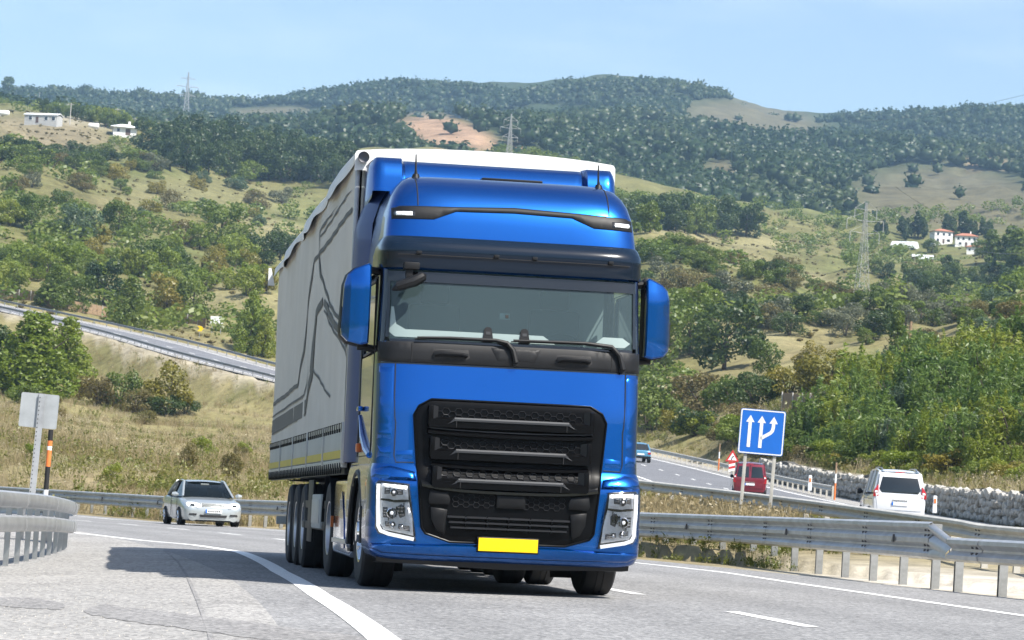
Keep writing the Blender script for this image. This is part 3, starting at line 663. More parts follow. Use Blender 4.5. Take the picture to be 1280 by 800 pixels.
# seams between front panel and corner
for s in (-1,1):
    mb=MB(); mb.tube([(s*x,Fy(x,z)-.001,z) for x,z in [(1.135,2.20),(1.135,1.9),(1.125,1.66),(1.115,1.62),(1.12,1.3),(1.10,1.235),(.93,1.24)]],.006,5); mb.build('panel_seam',MAT['black_matt'],truck)
    panel('hood_crease',[(s*x,z) for x,z in [(.945,1.27),(.945,1.36),(1.10,1.345),(1.10,1.27)]],.008,.02,MAT['truck_blue'],edge=.02,drop=.008)
    panel('corner_panel',[(s*x,z) for x,z in [(1.15,1.27),(1.15,1.40),(1.28,1.40),(1.28,1.27)]],.012,.03,MAT['truck_blue'],edge=.03,drop=.012)
    panel('corner_vane',[(s*x,z) for x,z in [(1.15,1.45),(1.15,2.17),(1.285,2.17),(1.285,1.45)]],.010,.03,MAT['truck_blue'],edge=.02,drop=.01)
# ledge over the headlights
for s in (-1,1):
    panel('headlight_brow',[(s*x,z) for x,z in [(.90,1.06),(.92,1.15),(1.15,1.20),(1.31,1.17),(1.325,1.08),(1.25,1.065)]],.028,.05,MAT['truck_blue'],edge=.03,drop=.026)
# bumper lower lip
panel('bumper_lip',[(-1.31,.40),(-1.31,.45),(-.9,.455),(-.5,.47),(.5,.47),(.9,.455),(1.31,.45),(1.31,.40),(1.2,.36),(.6,.35),(-.6,.35),(-1.2,.36)],.03,.06,MAT['truck_blue'],edge=.02,drop=.018)
mb=MB(); rows=[]
for x in np.linspace(-1.24,1.24,30):
    y=Fy(x,.40)+.10; rows.append([Vector((x,y,.36)),Vector((x,y+.03,.24+.03*abs(x))),Vector((x,y+.4,.26))])
mb.grid(rows); mb.build('underrun_valance',MAT['black_matt'],truck)
mk('grille_mesh',(.022,.023,.026),.38,.3)
# grille
GO=[(.78,1.858),(.90,1.79),(.945,1.70),(.915,1.36),(.84,.62),(.80,.565),(.56,.492)]
gpoly=GO+[(-x,z) for x,z in GO[::-1]]
gr=panel('grille',gpoly,.012,.03,MAT['grille_black'],step=.06,edge=.03)
gfr=[(x*.90,lerp(1.17,z,.90)) for x,z in gpoly]
panel('grille_recess',gfr,.002,.02,MAT['grille_black'],gr,drop=0,fy=lambda x,z:Fy(x,z)-.0125)
def gx(z): return float(np.interp(z,[.49,.565,.62,1.36,1.70,1.79,1.858],[.56,.80,.84,.915,.945,.90,.78]))
def closed_rail(name,pts,off,r,mat,parent,n=8):
    mb=MB(); mb.tube([(x,Fy(x,z)-off,z) for x,z in pts],r,n,closed=True); return mb.build(name,mat,parent)
def dense(P,k=4): return [(lerp(a[0],b[0],j/k),lerp(a[1],b[1],j/k)) for a,b in zip(P,P[1:]+P[:1]) for j in range(k)]
closed_rail('grille_surround',dense(gpoly,5),.010,.011,MAT['grille_black'],gr)
def bar(name,z,half,h,proud,th,mat,top_bev=.4,x0=None,x1=None,parent=gr,dz_end=0,taper=0.):
    a=-half if x0 is None else x0; b=half if x1 is None else x1; fr=[]
    for x in np.linspace(a,b,25):
        y=Fy(x,z); fr.append((Vector((x,y,z+dz_end*abs(x/half)**3)),Vector((0,-1,0)),Vector((0,0,1))))
    pr=[(proud-th,-h/2),(proud,-h/2),(proud,h/2-h*top_bev),(proud-th*.55,h/2),(proud-th,h/2)]
    mb=MB(); mb.sweep(pr,fr); return mb.build(name,mat,parent,ang=30)
for z,hx_,hh in ((1.64,.80,.10),(1.335,.775,.105),(1.055,.75,.095)):
    sl=bar('grille_slat',z,hx_,hh,.085,.10,MAT['grille_black'],.25)
    x1=hx_-.24; mb=MB(); fr=[]
    bar('slat_trim',z+hh*.32,x1,.034,.098,.02,MAT['anthracite'],.45,parent=sl)
    for s in (-1,1):
        mb=MB(); xa=s*x1; xb=s*(x1+.07); zt=z+hh*.32; mb.add([(xa,Fy(xa,zt)-.098,zt+.017),(xa,Fy(xa,zt)-.098,zt-.017),(xb,Fy(xb,zt)-.09,zt-.05),(xb-s*.03,Fy(xb,zt)-.09,zt-.03)],[(0,1,2,3)]); mb.build('slat_trim_end',MAT['anthracite'],sl)
        mb=MB(); mb.box((s*(hx_-.01),Fy(hx_,z)-.045,z+.06),(.05,.08,.20)); mb.build('slat_end',MAT['grille_black'],sl,bevel=.01)
        mb=MB(); mb.add([(s*(hx_-.035),Fy(hx_,z)-.08,z+.16),(s*(hx_-.085),Fy(hx_,z)-.03,z+.15),(s*(hx_-.085),Fy(hx_,z)-.03,z+.02),(s*(hx_-.035),Fy(hx_,z)-.08,z+.03)],[(0,1,2,3)]); mb.build('slat_cheek',MAT['grille_mesh'],sl)
        mb=MB(); mb.box((s*(x1-.02),Fy(x1,z)-.088,z-.005),(.006,.012,hh*.9)); mb.build('slat_joint',MAT['black_matt'],sl)
for z,hx_,hh in ((1.535,.81,.05),(1.215,.77,.04)):
    bar('grille_rib',z,hx_,hh,.07,.07,MAT['grille_black'],.5,dz_end=.02)
bar('grille_rib',1.565,.80,.012,.062,.02,MAT['anthracite'],.3,dz_end=.02)
bar('grille_divider',.99,.86,.05,.075,.08,MAT['black_gloss'],.5,dz_end=.05)
# honeycomb mesh behind the slats
def honey(z0,z1,x0,x1,s,name):
    mb=MB(); dx=s*1.7; dz=s*.75; k=0; z=z0
    segs=set()
    i=0
    while z<=z1+1e-6:
        x=x0+(dx*.5 if i%2 else 0)
        while x<=x1:
            H=[(x+s*1.0*math.cos(R_(60*q)),z+s*.45*2*math.sin(R_(60*q))*.5) for q in range(6)]
            for a,b in zip(H,H[1:]+H[:1]):
                key=tuple(sorted(((round(a[0],2),round(a[1],2)),(round(b[0],2),round(b[1],2)))))
                if key in segs: continue
                segs.add(key)
                if max(abs(a[0]),abs(b[0]))>max(abs(x0),abs(x1)): continue
                mb.tube([(a[0],Fy(a[0],a[1])-.022,a[1]),(b[0],Fy(b[0],b[1])-.022,b[1])],.0045,4,cap=False)
            x+=s*3.0
        z+=s*.45; i+=1
    return mb
def honeycomb(name,x0,x1,z0,z1,s,parent=gr):
    mb=MB(); j=0; x=x0
    while x<=x1+1e-6:
        z=z0+(s*.5 if j%2 else 0)
        while z<=z1+1e-6:
            H=[(x+s*.66*math.cos(R_(60*q)),z+s*.577*math.sin(R_(60*q))) for q in range(6)]
            mb.tube([(a,Fy(a,b)-.024,b) for a,b in H],.0042,4,closed=True)
            z+=s
        x+=s*1.0; j+=1
    return mb.build(name,MAT['grille_mesh'],parent,ang=0)
for z0,z1 in ((1.715,1.775),(1.42,1.48),(1.125,1.165)): honeycomb('honeycomb',-.70,.70,z0,z1,.062)
for s in (-1,1):
    honeycomb('honeycomb',min(s*.165,s*.52),max(s*.165,s*.52),.855,.945,.05)
    panel('grille_blank',[(s*x,z) for x,z in [(.585,.85),(.575,.90),(.60,.965),(.775,.985),(.79,.88),(.77,.845)]],.05,.05,MAT['grille_satin'],gr)
    panel('grille_cheek',[(s*x,z) for x,z in [(.62,.56),(.60,.80),(.76,.82),(.75,.70),(.70,.60)]],.045,.05,MAT['grille_satin'],gr)
panel('radar_cover',[(-.125,.835),(-.125,.97),(.155,.97),(.155,.835)],.05,.05,MAT['grille_satin'],gr)
for z in (.735,.685,.635): bar('lower_slat',z,.60-(.75-z)*.3,.02,.06,.05,MAT['grille_mesh'],.4)
for x in np.linspace(-.42,.42,5):
    mb=MB(); mb.box((x,Fy(x,.68)-.035,.68),(.012,.04,.14)); mb.build('lower_slat_post',MAT['grille_black'],gr)
# number plate
pl=panel('number_plate_holder',[(-.30,.405),(-.30,.555),(.30,.555),(.30,.405)],.062,.06,MAT['black_plastic'])
panel('number_plate',[(-.288,.42),(-.288,.545),(.288,.545),(.288,.42)],.072,.01,MAT['plate_yellow'],pl,drop=.001)
# headlights
for s in (-1,1):
    S=lambda L:[(s*x,z) for x,z in L]
    hl=panel('headlight',S([(.972,1.03),(1.26,1.055),(1.285,1.03),(1.275,.60),(1.245,.545),(.885,.482)]),.016,.05,MAT['black_gloss'],step=.05)
    dr=[(1.262,1.02),(1.258,.80),(1.25,.62),(1.225,.572),(1.15,.545),(.91,.503)]
    mb=MB(); mb.tube([(s*x,Fy(x,z)-.028,z) for x,z in [(lerp(a[0],b[0],j/4),lerp(a[1],b[1],j/4)) for a,b in zip(dr[:-1],dr[1:]) for j in range(4)]+[dr[-1]]],.019,8); mb.build('daytime_strip',MAT['lamp_white'],hl)
    for nm,L in (('upper_reflector',[(.985,1.012),(1.235,1.03),(1.235,.882),(1.12,.868),(.972,.878)]),('lower_reflector',[(.968,.862),(1.09,.85),(1.236,.865),(1.232,.64),(1.20,.585),(.912,.535),(.93,.70)])):
        q=panel(nm,S(L),.022,.02,MAT['reflector'],hl,step=.035)
    for cx,cz,r in ((1.12,.945,.032),(1.13,.745,.045),(1.12,.635,.026),(1.03,.62,.02)):
        mb=MB(); mb.lathe([(.0,.03),(r*.45,.025),(r*.8,.0),(r,-.02),(r*1.12,-.018),(r*1.12,.03)],(s*cx,Fy(cx,cz)-.03,cz),'Y',20); b_=mb.build('projector_lamp',MAT['chrome'],hl)
        mb=MB(); mb.lathe([(.0,-.03),(r*.4,-.024),(r*.62,-.0),(r*.62,.01)],(s*cx,Fy(cx,cz)-.03,cz),'Y',16); mb.build('projector_lens',MAT['lens_core'],b_)
    for L in ([(1.03,.925),(1.03,.975),(1.085,.98),(1.09,.92)],[(1.15,.93),(1.15,.985),(1.205,.985),(1.205,.925)],[(1.0,.80),(1.04,.835),(1.09,.80),(1.05,.70),(1.0,.72)],[(1.165,.70),(1.17,.80),(1.215,.80),(1.21,.70)],[(.95,.575),(.955,.625),(1.06,.645),(1.065,.60)],[(1.10,.60),(1.10,.655),(1.19,.665),(1.185,.62)]):
        li=panel('lamp_insert',S(L),.0255,.01,MAT['lamp_shade'],hl,step=.03,edge=.006,drop=.003)
        zs_=[q[1] for q in L]; xs_=[q[0] for q in L]
        for f_ in (.25,.5,.75):
            zz=lerp(min(zs_),max(zs_),f_); mb=MB(); mb.tube([(s*(min(xs_)+.012),Fy(min(xs_),zz)-.033,zz),(s*(max(xs_)-.012),Fy(max(xs_),zz)-.033,zz)],.0045,5); mb.build('lamp_fin',MAT['chrome'],li)
    mb=MB(); mb.tube([(s*x,Fy(x,z)-.032,z) for x,z in [(.965,.869),(1.06,.86),(1.10,.858),(1.16,.872),(1.232,.874)]],.008,6); mb.build('lamp_divider',MAT['black_gloss'],hl)
    panel('headlight_lens',S([(.968,1.035),(1.265,1.06),(1.29,1.03),(1.28,.60),(1.25,.54),(.88,.477)]),.052,.004,MAT['lens_glass'],hl,step=.05,drop=.015)
    for k in range(5):
        mb=MB(); x=1.0+k*.035; mb.box((s*(x+.02),Fy(x,.76)-.035,.80-.02*k),(.006,.02,.10)); mb.build('reflector_fin',MAT['black_gloss'],hl)
# cab interior
mb=MB(); mb.box((0,.72,2.32),(2.4,.55,.22)); mb.build('dashboard',MAT['interior_grey'],truck,bevel=.05)
mk('pale_light_permit',(.26,.33,.32),.35,coat=.4)  # pale colour shared by the painted L of light and the permit
panel('windscreen_painted_light',[(-1.19,2.75),(-1.205,2.5),(-1.15,2.455),(-.2,2.45),(.42,2.45),(.30,2.53),(-1.05,2.53),(-1.14,2.58),(-1.165,2.75)],.009,.004,MAT['pale_light_permit'],ws,step=.05,drop=0,fy=lambda x,z:Fy(x,z)+.01)  # pale L of light in the glass, painted on as a coloured panel
panel('windscreen_permit',[(.80,2.47),(.90,2.55),(1.10,2.55),(1.18,2.50),(1.12,2.455),(.9,2.45)],.009,.004,MAT['pale_light_permit'],ws,step=.05,drop=0,fy=lambda x,z:Fy(x,z)+.01)
mb=MB(); mb.box((0,1.95,2.5),(2.4,.05,2.4)); mb.box((0,1.3,1.55),(2.4,1.6,.1)); mb.box((0,1.2,3.6),(2.3,1.2,.05)); mb.build('cab_lining',MAT['interior_grey'],truck)
for s in (-1,1):
    mb=MB(); mb.box((s*.62,1.55,2.5),(.52,.16,.75)); mb.box((s*.62,1.55,2.98),(.30,.12,.2)); mb.box((s*.62,1.3,2.1),(.54,.5,.16)); mb.build('cab_seat',MAT['interior_dark'],truck,bevel=.04)
mb=MB(); mb.tube([(.62+.22*math.cos(a),.98+.06*math.sin(a),2.42+.2*math.sin(a)) for a in np.linspace(0,2*math.pi,25)[:-1]],.018,8,closed=True); mb.build('steering_wheel',MAT['interior_dark'],truck)
# wheels
def wheel(name,parent,x,y,s,r=.54,w=.32,rim='alu',deep=False,z=None):
    z=r if z is None else z
    T=[(r*.57,-w*.46),(r*.70,-w*.5),(r*.92,-w*.49),(r*.985,-w*.42),(r,-w*.34)]
    mb=MB(); prof=T+[(r,-w*.12),(r*.985,-w*.115),(r*.985,-w*.085),(r,-w*.08),(r,w*.08),(r*.985,w*.085),(r*.985,w*.115),(r,w*.12)]+[(a,-b) for a,b in T[::-1]]
    mb.lathe(prof,(0,0,0),'X',40); ty=mb.build(name,MAT['rubber'],parent,ang=30); ty.location=(x,y,z)
    d=.10 if deep else -.02
    pr=[(r*.57,s*w*.40),(r*.56,s*w*.47),(r*.53,s*w*.46),(r*.50,s*(w*.30-d)),(r*.42,s*(w*.22-d)),(r*.33,s*(w*.30-d)),(r*.20,s*(w*.40-d)),(r*.18,s*(w*.52-d)),(0,s*(w*.54-d))]
    mb=MB(); mb.lathe(pr,(0,0,0),'X',36); rm=mb.build('rim',MAT[rim],ty,ang=35)
    mb=MB()
    for k in range(10):
        a=2*math.pi*k/10; mb.tube([(s*(w*.30-d),r*.31*math.cos(a),r*.31*math.sin(a)),(s*(w*.30-d+.05),r*.31*math.cos(a),r*.31*math.sin(a))],.02,6)
    mb.build('wheel_nuts',MAT['chrome'],rm)
    mb=MB(); mb.lathe([(r*.54,-s*w*.45),(0,-s*w*.40)],(0,0,0),'X',24); mb.build('wheel_inner',MAT['black_matt'],ty)
    return ty
for s in (-1,1):
    wheel('front_wheel',truck,s*1.12,1.5,s,.54,.34,'chrome')
    for k,x in enumerate((1.14,.80)): wheel('drive_wheel',truck,s*x,5.05,s,.54,.30,'alu',deep=True)
    mb=MB(); mb.tube([(s*1.02,5.05+.62*math.cos(a),.54+.62*math.sin(a)) for a in np.linspace(.15,math.pi-.15,15)],.02,6); rows=[[Vector((x,5.05+.62*math.cos(a),.54+.62*math.sin(a))) for a in np.linspace(.1,math.pi-.1,17)] for x in (s*.62,s*1.31)]; mb.grid(rows); mb.build('rear_mudguard',MAT['black_plastic'],truck)
    # steps, tank panel
    mb=MB()
    for z in (.36,.70,1.02): mb.box((s*1.2,2.28,z),(.22,.3,.06))
    mb.build('cab_step',MAT['black_plastic'],truck,bevel=.01)
    mb=MB(); L=[(2.35,.30),(2.35,1.02),(2.42,1.08),(4.20,1.08),(4.32,1.02),(4.32,.34),(4.25,.28),(2.42,.26)]
    mb.prism(L,(s*.75,0,0),(0,1,0),(0,0,1),(s*.54,0,0)); tk=mb.build('fuel_tank',MAT['chrome'],truck,bevel=.05,seg=3)
    mb=MB(); mb.box((s*1.3,3.3,.42),(.02,1.9,.05)); mb.build('tank_rail',MAT['alu'],tk,bevel=.005)
    mb=MB(); mb.prism([(2.9,.35),(3.2,.35),(3.55,.85),(3.35,.95),(3.0,.6)],(s*1.292,0,0),(0,1,0),(0,0,1),(s*.01,0,0)); mb.build('tank_flash',MAT['truck_blue'],tk)
    mb=MB(); mb.box((s*1.31,4.30,.62),(.03,.05,.12)); mb.build('side_reflector',MAT['lamp_amber'],truck)
mb=MB(); mb.box((0,3.6,.78),(.95,6.2,.26)); mb.tube([(-1,1.5,.52),(1,1.5,.52)],.09,10); mb.tube([(-1,5.05,.54),(1,5.05,.54)],.14,12); mb.box((0,1.2,.62),(1.3,1.2,.35)); mb.box((-.1,2.0,.42),(.5,.9,.3)); mb.build('chassis',MAT['black_matt'],truck)
mb=MB(); mb.box((0,5.0,.98),(.9,.9,.12)); mb.build('fifth_wheel',MAT['black_matt'],truck,bevel=.02)
for s in (-1,1):
    mb=MB(); mb.box((s*1.02,2.02,.36),(.5,.02,.42)); mb.build('mudflap',MAT['rubber'],truck)
# ---- trailer
TRM=road_matrix(.10*SCL,28.1*SCL,7.95,SCL)
trailer=thing('semi_trailer','grey curtain-sided semi trailer with white tarpaulin roof behind the blue cab','trailer',matrix=TRM)
tm=TRM.inverted(); eye_l=tm@EYE
HW=1.375; Y0,Y1=2.95,15.9
def side_uv(px,py,x=-HW):
    d=(tm.to_3x3()@ray(px,py)); t=(x-eye_l.x)/d.x; q=eye_l+d*t; return q.y,q.z
def zt_(y): return lerp(4.51,4.30,(y-Y0)/(Y1-Y0))
for s in (-1,1):
    mb=MB(); rows=[]
    for y in np.linspace(Y0,Y1,80):
        rows.append([Vector((s*(HW+.012*math.sin(y*2.1+z*1.2)*math.sin((z-1.6)/2.7*math.pi)+.006*math.sin(y*7)),y,z)) for z in np.linspace(1.62,zt_(y),12)])
    mb.grid(rows); mb.build('side_curtain',MAT['curtain_grey'],trailer,ang=60)
    # boards
    nb_b=5; bl=(Y1-Y0)/nb_b
    for k in range(nb_b):
        mb=MB(); mb.box((s*(HW-.02),Y0+bl*(k+.5),1.465),(.05,bl-.07,.34)); o=mb.build('side_board',MAT['board_grey'],trailer,bevel=.008)
        mb=MB(); mb.box((s*(HW+.009),Y0+bl*(k+.5),1.345),(.008,bl-.07,.085)); mb.build('reflective_strip',MAT['reflect_yellow'],o)
        mb=MB(); mb.box((s*(HW-.01),Y0+bl*k+.01,1.46),(.07,.07,.44)); mb.build('board_post',MAT['galv'],trailer,bevel=.008)
        for q in range(9):
            pass
    mb=MB(); mb.box((s*(HW-.02),(Y0+Y1)/2,1.245),(.06,Y1-Y0,.09)); mb.build('chassis_rail',MAT['galv'],trailer,bevel=.008)
    mb=MB(); mb.box((s*(HW-.04),(Y0+Y1)/2,1.165),(.03,Y1-Y0,.07)); mb.build('chassis_underrail',MAT['black_plastic'],trailer)
    mb=MB()
    for y in np.arange(Y0+.15,Y1,.30): mb.box((s*(HW+.012),y,1.195),(.02,.13,.05),Matrix.Rotation(R_(35),3,'X')); mb.box((s*(HW+.012),y,1.63),(.018,.05,.10))
    tag(mb.build('strap_hooks',MAT['black_plastic'],trailer),kind='stuff')
    mb=MB(); mb.box((s*(HW+.004),(Y0+Y1)/2,1.645),(.02,Y1-Y0,.05)); mb.build('curtain_hem',MAT['galv'],trailer)
    mb=MB(); mb.box((s*(HW-.02),Y0-.0,2.85),(.05,.06,3.1)); mb.build('front_post',MAT['galv'],trailer,bevel=.015)
# graphics on the curtains: traced on the near side, mirrored on the other
LN=[([(440,228),(400,290),(400,300),(402,345),(410,375),(425,400),(440,425)],2.4),
    ([(440,262),(420,290),(400,318),(392,328),(385,380),(379,440),(372,482),(350,500),(336,510)],3.2),
    ([(440,236),(402,296)],1.6),
    ([(403,376),(397,392),(393,430),(390,470),(383,508)],5.5),([(405,378),(430,425),(445,455)],4.5),([(405,388),(428,432),(440,458)],1.6),
    ([(383,508),(336,537)],10.),([(382,518),(336,546)],1.6),([(381,494),(336,525)],1.6),([(387,458),(384,480),(381,494)],1.6),([(391,462),(413,496)],1.6)]
for s in (-1,1):
    for pts,wpx in LN:
        P=[side_uv(*p) for p in pts]; P=[(y,z) for y,z in P]; W=wpx/55.
        Q=[]
        for a,b in zip(P[:-1],P[1:]): Q+=[(lerp(a[0],b[0],k/8),lerp(a[1],b[1],k/8)) for k in range(8)]
        Q.append(P[-1]); mb=MB(); rows=[]
        for i,(y,z) in enumerate(Q):
            y0,z0=Q[max(i-1,0)];y1,z1=Q[min(i+1,len(Q)-1)]; l=math.hypot(y1-y0,z1-z0) or 1
            ny,nz_=-(z1-z0)/l,(y1-y0)/l
            if not (Y0+.02<y<Y1-.02): continue
            row=[]
            for e in (-1,0,1):
                yy=min(max(y+ny*W/2*e*3.6,Y0+.01),Y1-.01); zz=min(max(z+nz_*W/2*e,1.7),4.2); xs_=HW+.012*math.sin(yy*2.1+zz*1.2)*math.sin((zz-1.6)/2.7*math.pi)+.006*math.sin(yy*7)+.009
                row.append(Vector((s*xs_,yy,zz)))
            rows.append(row)
        if len(rows)>1: mb.grid(rows); mb.build('curtain_graphic',MAT['curtain_line'],trailer,ang=0)
mb=MB(); mb.box((0,Y0-.01,2.85),(2.62,.04,3.1)); mb.build('front_bulkhead',MAT['board_grey'],trailer)
mb=MB(); mb.box((0,Y1,2.75),(2.7,.06,3.0)); mb.build('rear_doors',MAT['board_grey'],trailer)
mb=MB(); mb.box((0,(Y0+Y1)/2,1.22),(2.6,Y1-Y0-.05,.08)); mb.build('trailer_floor',MAT['black_matt'],trailer)
# tarpaulin roof with its wavy hanging edge
mb=MB(); rows=[]
for y in np.linspace(Y0-.12,Y1+.05,120):
    zt=zt_(y)+.08; wv=.035*math.sin(y*1.6)+.012*math.sin(y*3.3+1); dr=.19+.04*math.sin(y*1.5+.6)+.018*math.sin(y*3.7)
    row=[]
    for x in np.linspace(-1,1,13):
        row.append(Vector((x*(HW-.02),y,zt+.05*(1-x*x)-.02*math.sin((y-Y0)/.62*math.pi)**2*(1-abs(x)**3)+wv*.5*abs(x)**4)))
    L_=[Vector((-(HW+.055+wv),y,zt-dr)),Vector((-(HW+.05+wv*.5),y,zt-.06)),Vector((-(HW+.01),y,zt-.008+wv*.5))]
    R2=[Vector((-p.x,p.y,p.z)) for p in L_[::-1]]
    rows.append(L_+row+R2)
mb.grid(rows)
fr0=[p+Vector((0,-.02,0)) for p in rows[0]]; mb.add(rows[0]+[Vector((p.x,p.y-.01,min(p.z,zt_(Y0)-.16+.012*math.sin(p.x*9)))) for p in rows[0]],[(i,i+1,len(fr0)+i+1,len(fr0)+i) for i in range(len(fr0)-1)])
roof=mb.build('tarpaulin_roof',MAT['tarp_white'],trailer,ang=60)
for x in np.linspace(-.95,.95,9):
    mb=MB(); mb.lathe([(.035,-.02),(.03,.0),(0,.0)],(x,Y0-.14,zt_(Y0)-.11),'Y',12); mb.build('tarpaulin_eyelet',MAT['bolt'],roof)
mb=MB(); mb.lathe([(.06,-.02),(.06,.02),(.03,.03),(0,.03)],(-HW+.06,Y0-.17,zt_(Y0)-.02),'Y',16); mb.build('tarpaulin_roller',MAT['bolt'],roof)
for s in (-1,1):
    for y in (8.95,10.25,11.55):
        wheel('trailer_wheel',trailer,s*1.16,y,s,.53,.38,'alu',deep=True)
    mb=MB(); mb.box((s*1.2,6.45,.72),(.34,1.3,.40)); o=mb.build('tool_box',MAT['board_grey'],trailer,bevel=.02)
    mb=MB(); mb.box((s*1.375,6.45,.72),(.01,1.1,.28)); mb.build('tool_box_lid',MAT['sign_grey'],o,bevel=.004)
    for y in (5.75,): 
        mb=MB(); mb.box((s*.85,y,.72),(.14,.16,.9)); mb.box((s*.85,y,.26),(.3,.3,.04)); mb.build('landing_leg',MAT['galv'],trailer,bevel=.01)
    mb=MB(); mb.box((s*1.33,7.7,.72),(.03,.75,.75)); mb.build('side_guard_panel',MAT['black_plastic'],trailer,bevel=.01)
    for z in (.55,.8): 
        mb=MB(); mb.box((s*1.33,7.15,z),(.025,3.6,.09)); mb.build('side_guard_rail',MAT['black_plastic'],trailer,bevel=.006)
    mb=MB(); mb.grid([[Vector((x,y,1.13-.03*abs(math.sin((y-8.3)*2.4)))) for y in np.linspace(8.3,12.2,20)] for x in (s*.9,s*1.34)]); mb.build('trailer_mudguard',MAT['black_plastic'],trailer)
    mb=MB(); mb.box((s*.5,9,1.03),(.14,12.,.34)); mb.build('chassis_beam',MAT['black_matt'],trailer)
    mb=MB(); mb.box((s*1.1,12.25,.62),(.34,.02,.5)); mb.build('trailer_mudflap',MAT['rubber'],trailer)
for y in (8.95,10.25,11.55):
    mb=MB(); mb.tube([(-1,y,.53),(1,y,.53)],.08,10); mb.build('trailer_axle',MAT['black_matt'],trailer)
mb=MB(); mb.box((0,15.7,.55),(2.5,.1,.12)); mb.box((-.6,15.6,.85),(.1,.1,.6)); mb.box((.6,15.6,.85),(.1,.1,.6)); mb.build('rear_underrun_bar',MAT['board_grey'],trailer,bevel=.01)
mb=MB(); mb.prism([(0,0),(.06,.26),(.10,.26),(.10,0)],(-HW-.06,Y1-.1,zt_(Y1)-.25),(-1,0,0),(0,0,1),(0,.02,0)); mb.build('tarpaulin_flap',MAT['tarp_white'],trailer)
# ---------------------------------------------------------------- guard rails
def beam_prof(kind):
    if kind=='S': L=[(.02,.095),(.07,.075),(.085,.03),(.085,-.03),(.07,-.075),(.02,-.095)]
    elif kind=='W': L=[(.02,.155),(.075,.125),(.08,.075),(.01,.015),(.01,-.015),(.08,-.075),(.075,-.125),(.02,-.155)]
    else: L=[(.02,.254),(.075,.225),(.08,.175),(.012,.11),(.012,.09),(.08,.03),(.08,-.03),(.012,-.09),(.012,-.11),(.08,-.175),(.075,-.225),(.02,-.254)]
    return L+[(a-.006,b) for a,b in L[::-1]]
def frames_of(P,side,dz=0.,out=0.):
    fr=[]
    for i,p in enumerate(P):
        t=(P[min(i+1,len(P)-1)]-P[max(i-1,0)]); t.z=0; t.normalize(); a=Vector((-t.y,t.x,0))*side
        fr.append((p+Vector((0,0,dz))+a*out,a,Vector((0,0,1))))
    return fr
def post_mesh(h,w=.075,d=.11,mat='galv_post'):
    mb=MB(); t=.012
    mb.prism([(-d/2,-w/2),(d/2,-w/2),(d/2,-w/2+t),(-d/2+t,-w/2+t),(-d/2+t,w/2-t),(d/2,w/2-t),(d/2,w/2),(-d/2,w/2)],(0,0,0),(1,0,0),(0,1,0),(0,0,h)); return mb.mesh('post',MAT[mat],ang=30)
def guardrail(name,label,path,side,beams,spacing,post_h,sec=4.,mat='galv',group=None,postmat='galv_post',reflect=True,post_off=-.07,base=-.25,bolts=True,pw=.075,pd=.11):
    root=thing(name,label,'guardrail',path[0],group=group); org=path[0]
    P=path_resample(path,.5)
    if (P[-1]-path[-1]).length>.05: P.append(path[-1])
    n=int(sec/.5)
    for zc,kind in beams:
        pr=beam_prof(kind)
        for i in range(0,len(P)-1,n):
            q=P[i:i+n+1]
            if len(q)<2: continue
            fr=[(o-org,a,b) for o,a,b in frames_of(P,side,zc,.0)[i:i+n+1]]
            fr[0]=(fr[0][0]+fr[0][1]*.006-(fr[1][0]-fr[0][0])*.25,fr[0][1],fr[0][2])
            mb=MB(); mb.sweep(pr,fr,cap=True); bmo=mb.build('beam',MAT[mat],root,ang=40)
            if bolts:
                mb=MB(); o,a,b=fr[0]; o2=fr[1][0]; tdir=(o2-o).normalized()
                for zz in ((.04,-.04) if kind in 'WS' else (.14,.065,-.065,-.14)):
                    for u in (.12,.32): mb.tube([o+a*.03+b*zz+tdir*u,o+a*.06+b*zz+tdir*u],.017,6)
                tag(mb.build('splice_bolts',MAT['bolt'],bmo,ang=0),kind='stuff')
    pm=post_mesh(post_h-base,w=pw,d=pd,mat=postmat); Q=path_resample(path,spacing)
    for i,(o,a,b) in enumerate(frames_of(Q,side,base,post_off)):
        po=link('post',pm,root); po.location=o-org; po.rotation_euler=(0,0,math.atan2(a.y,a.x)+math.pi/2*0)
        if reflect and i%4==1:
            mb=MB(); c=o-org+a*.16+Vector((0,0,beams[0][0]-base+.0)); mb.prism([(-.05,-.05),(.05,-.05),(.05,.06)],c,Vector((-a.y,a.x,0)),(0,0,1),a*.03); mb.build('delineator',MAT['bolt'],root,ang=0)
    return root
# near rail along the outside of the bend: ridged thrie beam far, transition piece, plain beam near
KS=[sidx(on_road(*p)) for p in [(1255,746),(1170,735),(985,712),(846,695),(340,652),(100,637)]]
def r1rho(s): return float(np.clip(np.interp(s,[k[0] for k in KS],[k[1] for k in KS]),5.75,7.2))
def r1path(s0,s1): return [road_pt(r1rho(s),s) for s in np.linspace(s0,s1,max(3,int((s1-s0)/1.)))]
s_tr=sidx(on_road(1163,734))[0]
guardrail('guardrail','tall triple-ridged steel guardrail round the outside of the bend',r1path(s_tr,190),1,[(.63,'T')],1.95,.86,group='guardrails of the near carriageway')
lowrail=guardrail('guardrail','lower plain steel guardrail at the right edge, beyond the sloping step',r1path(s_tr-30,s_tr-1.15),1,[(.53,'W')],1.95,.66,group='guardrails of the near carriageway')
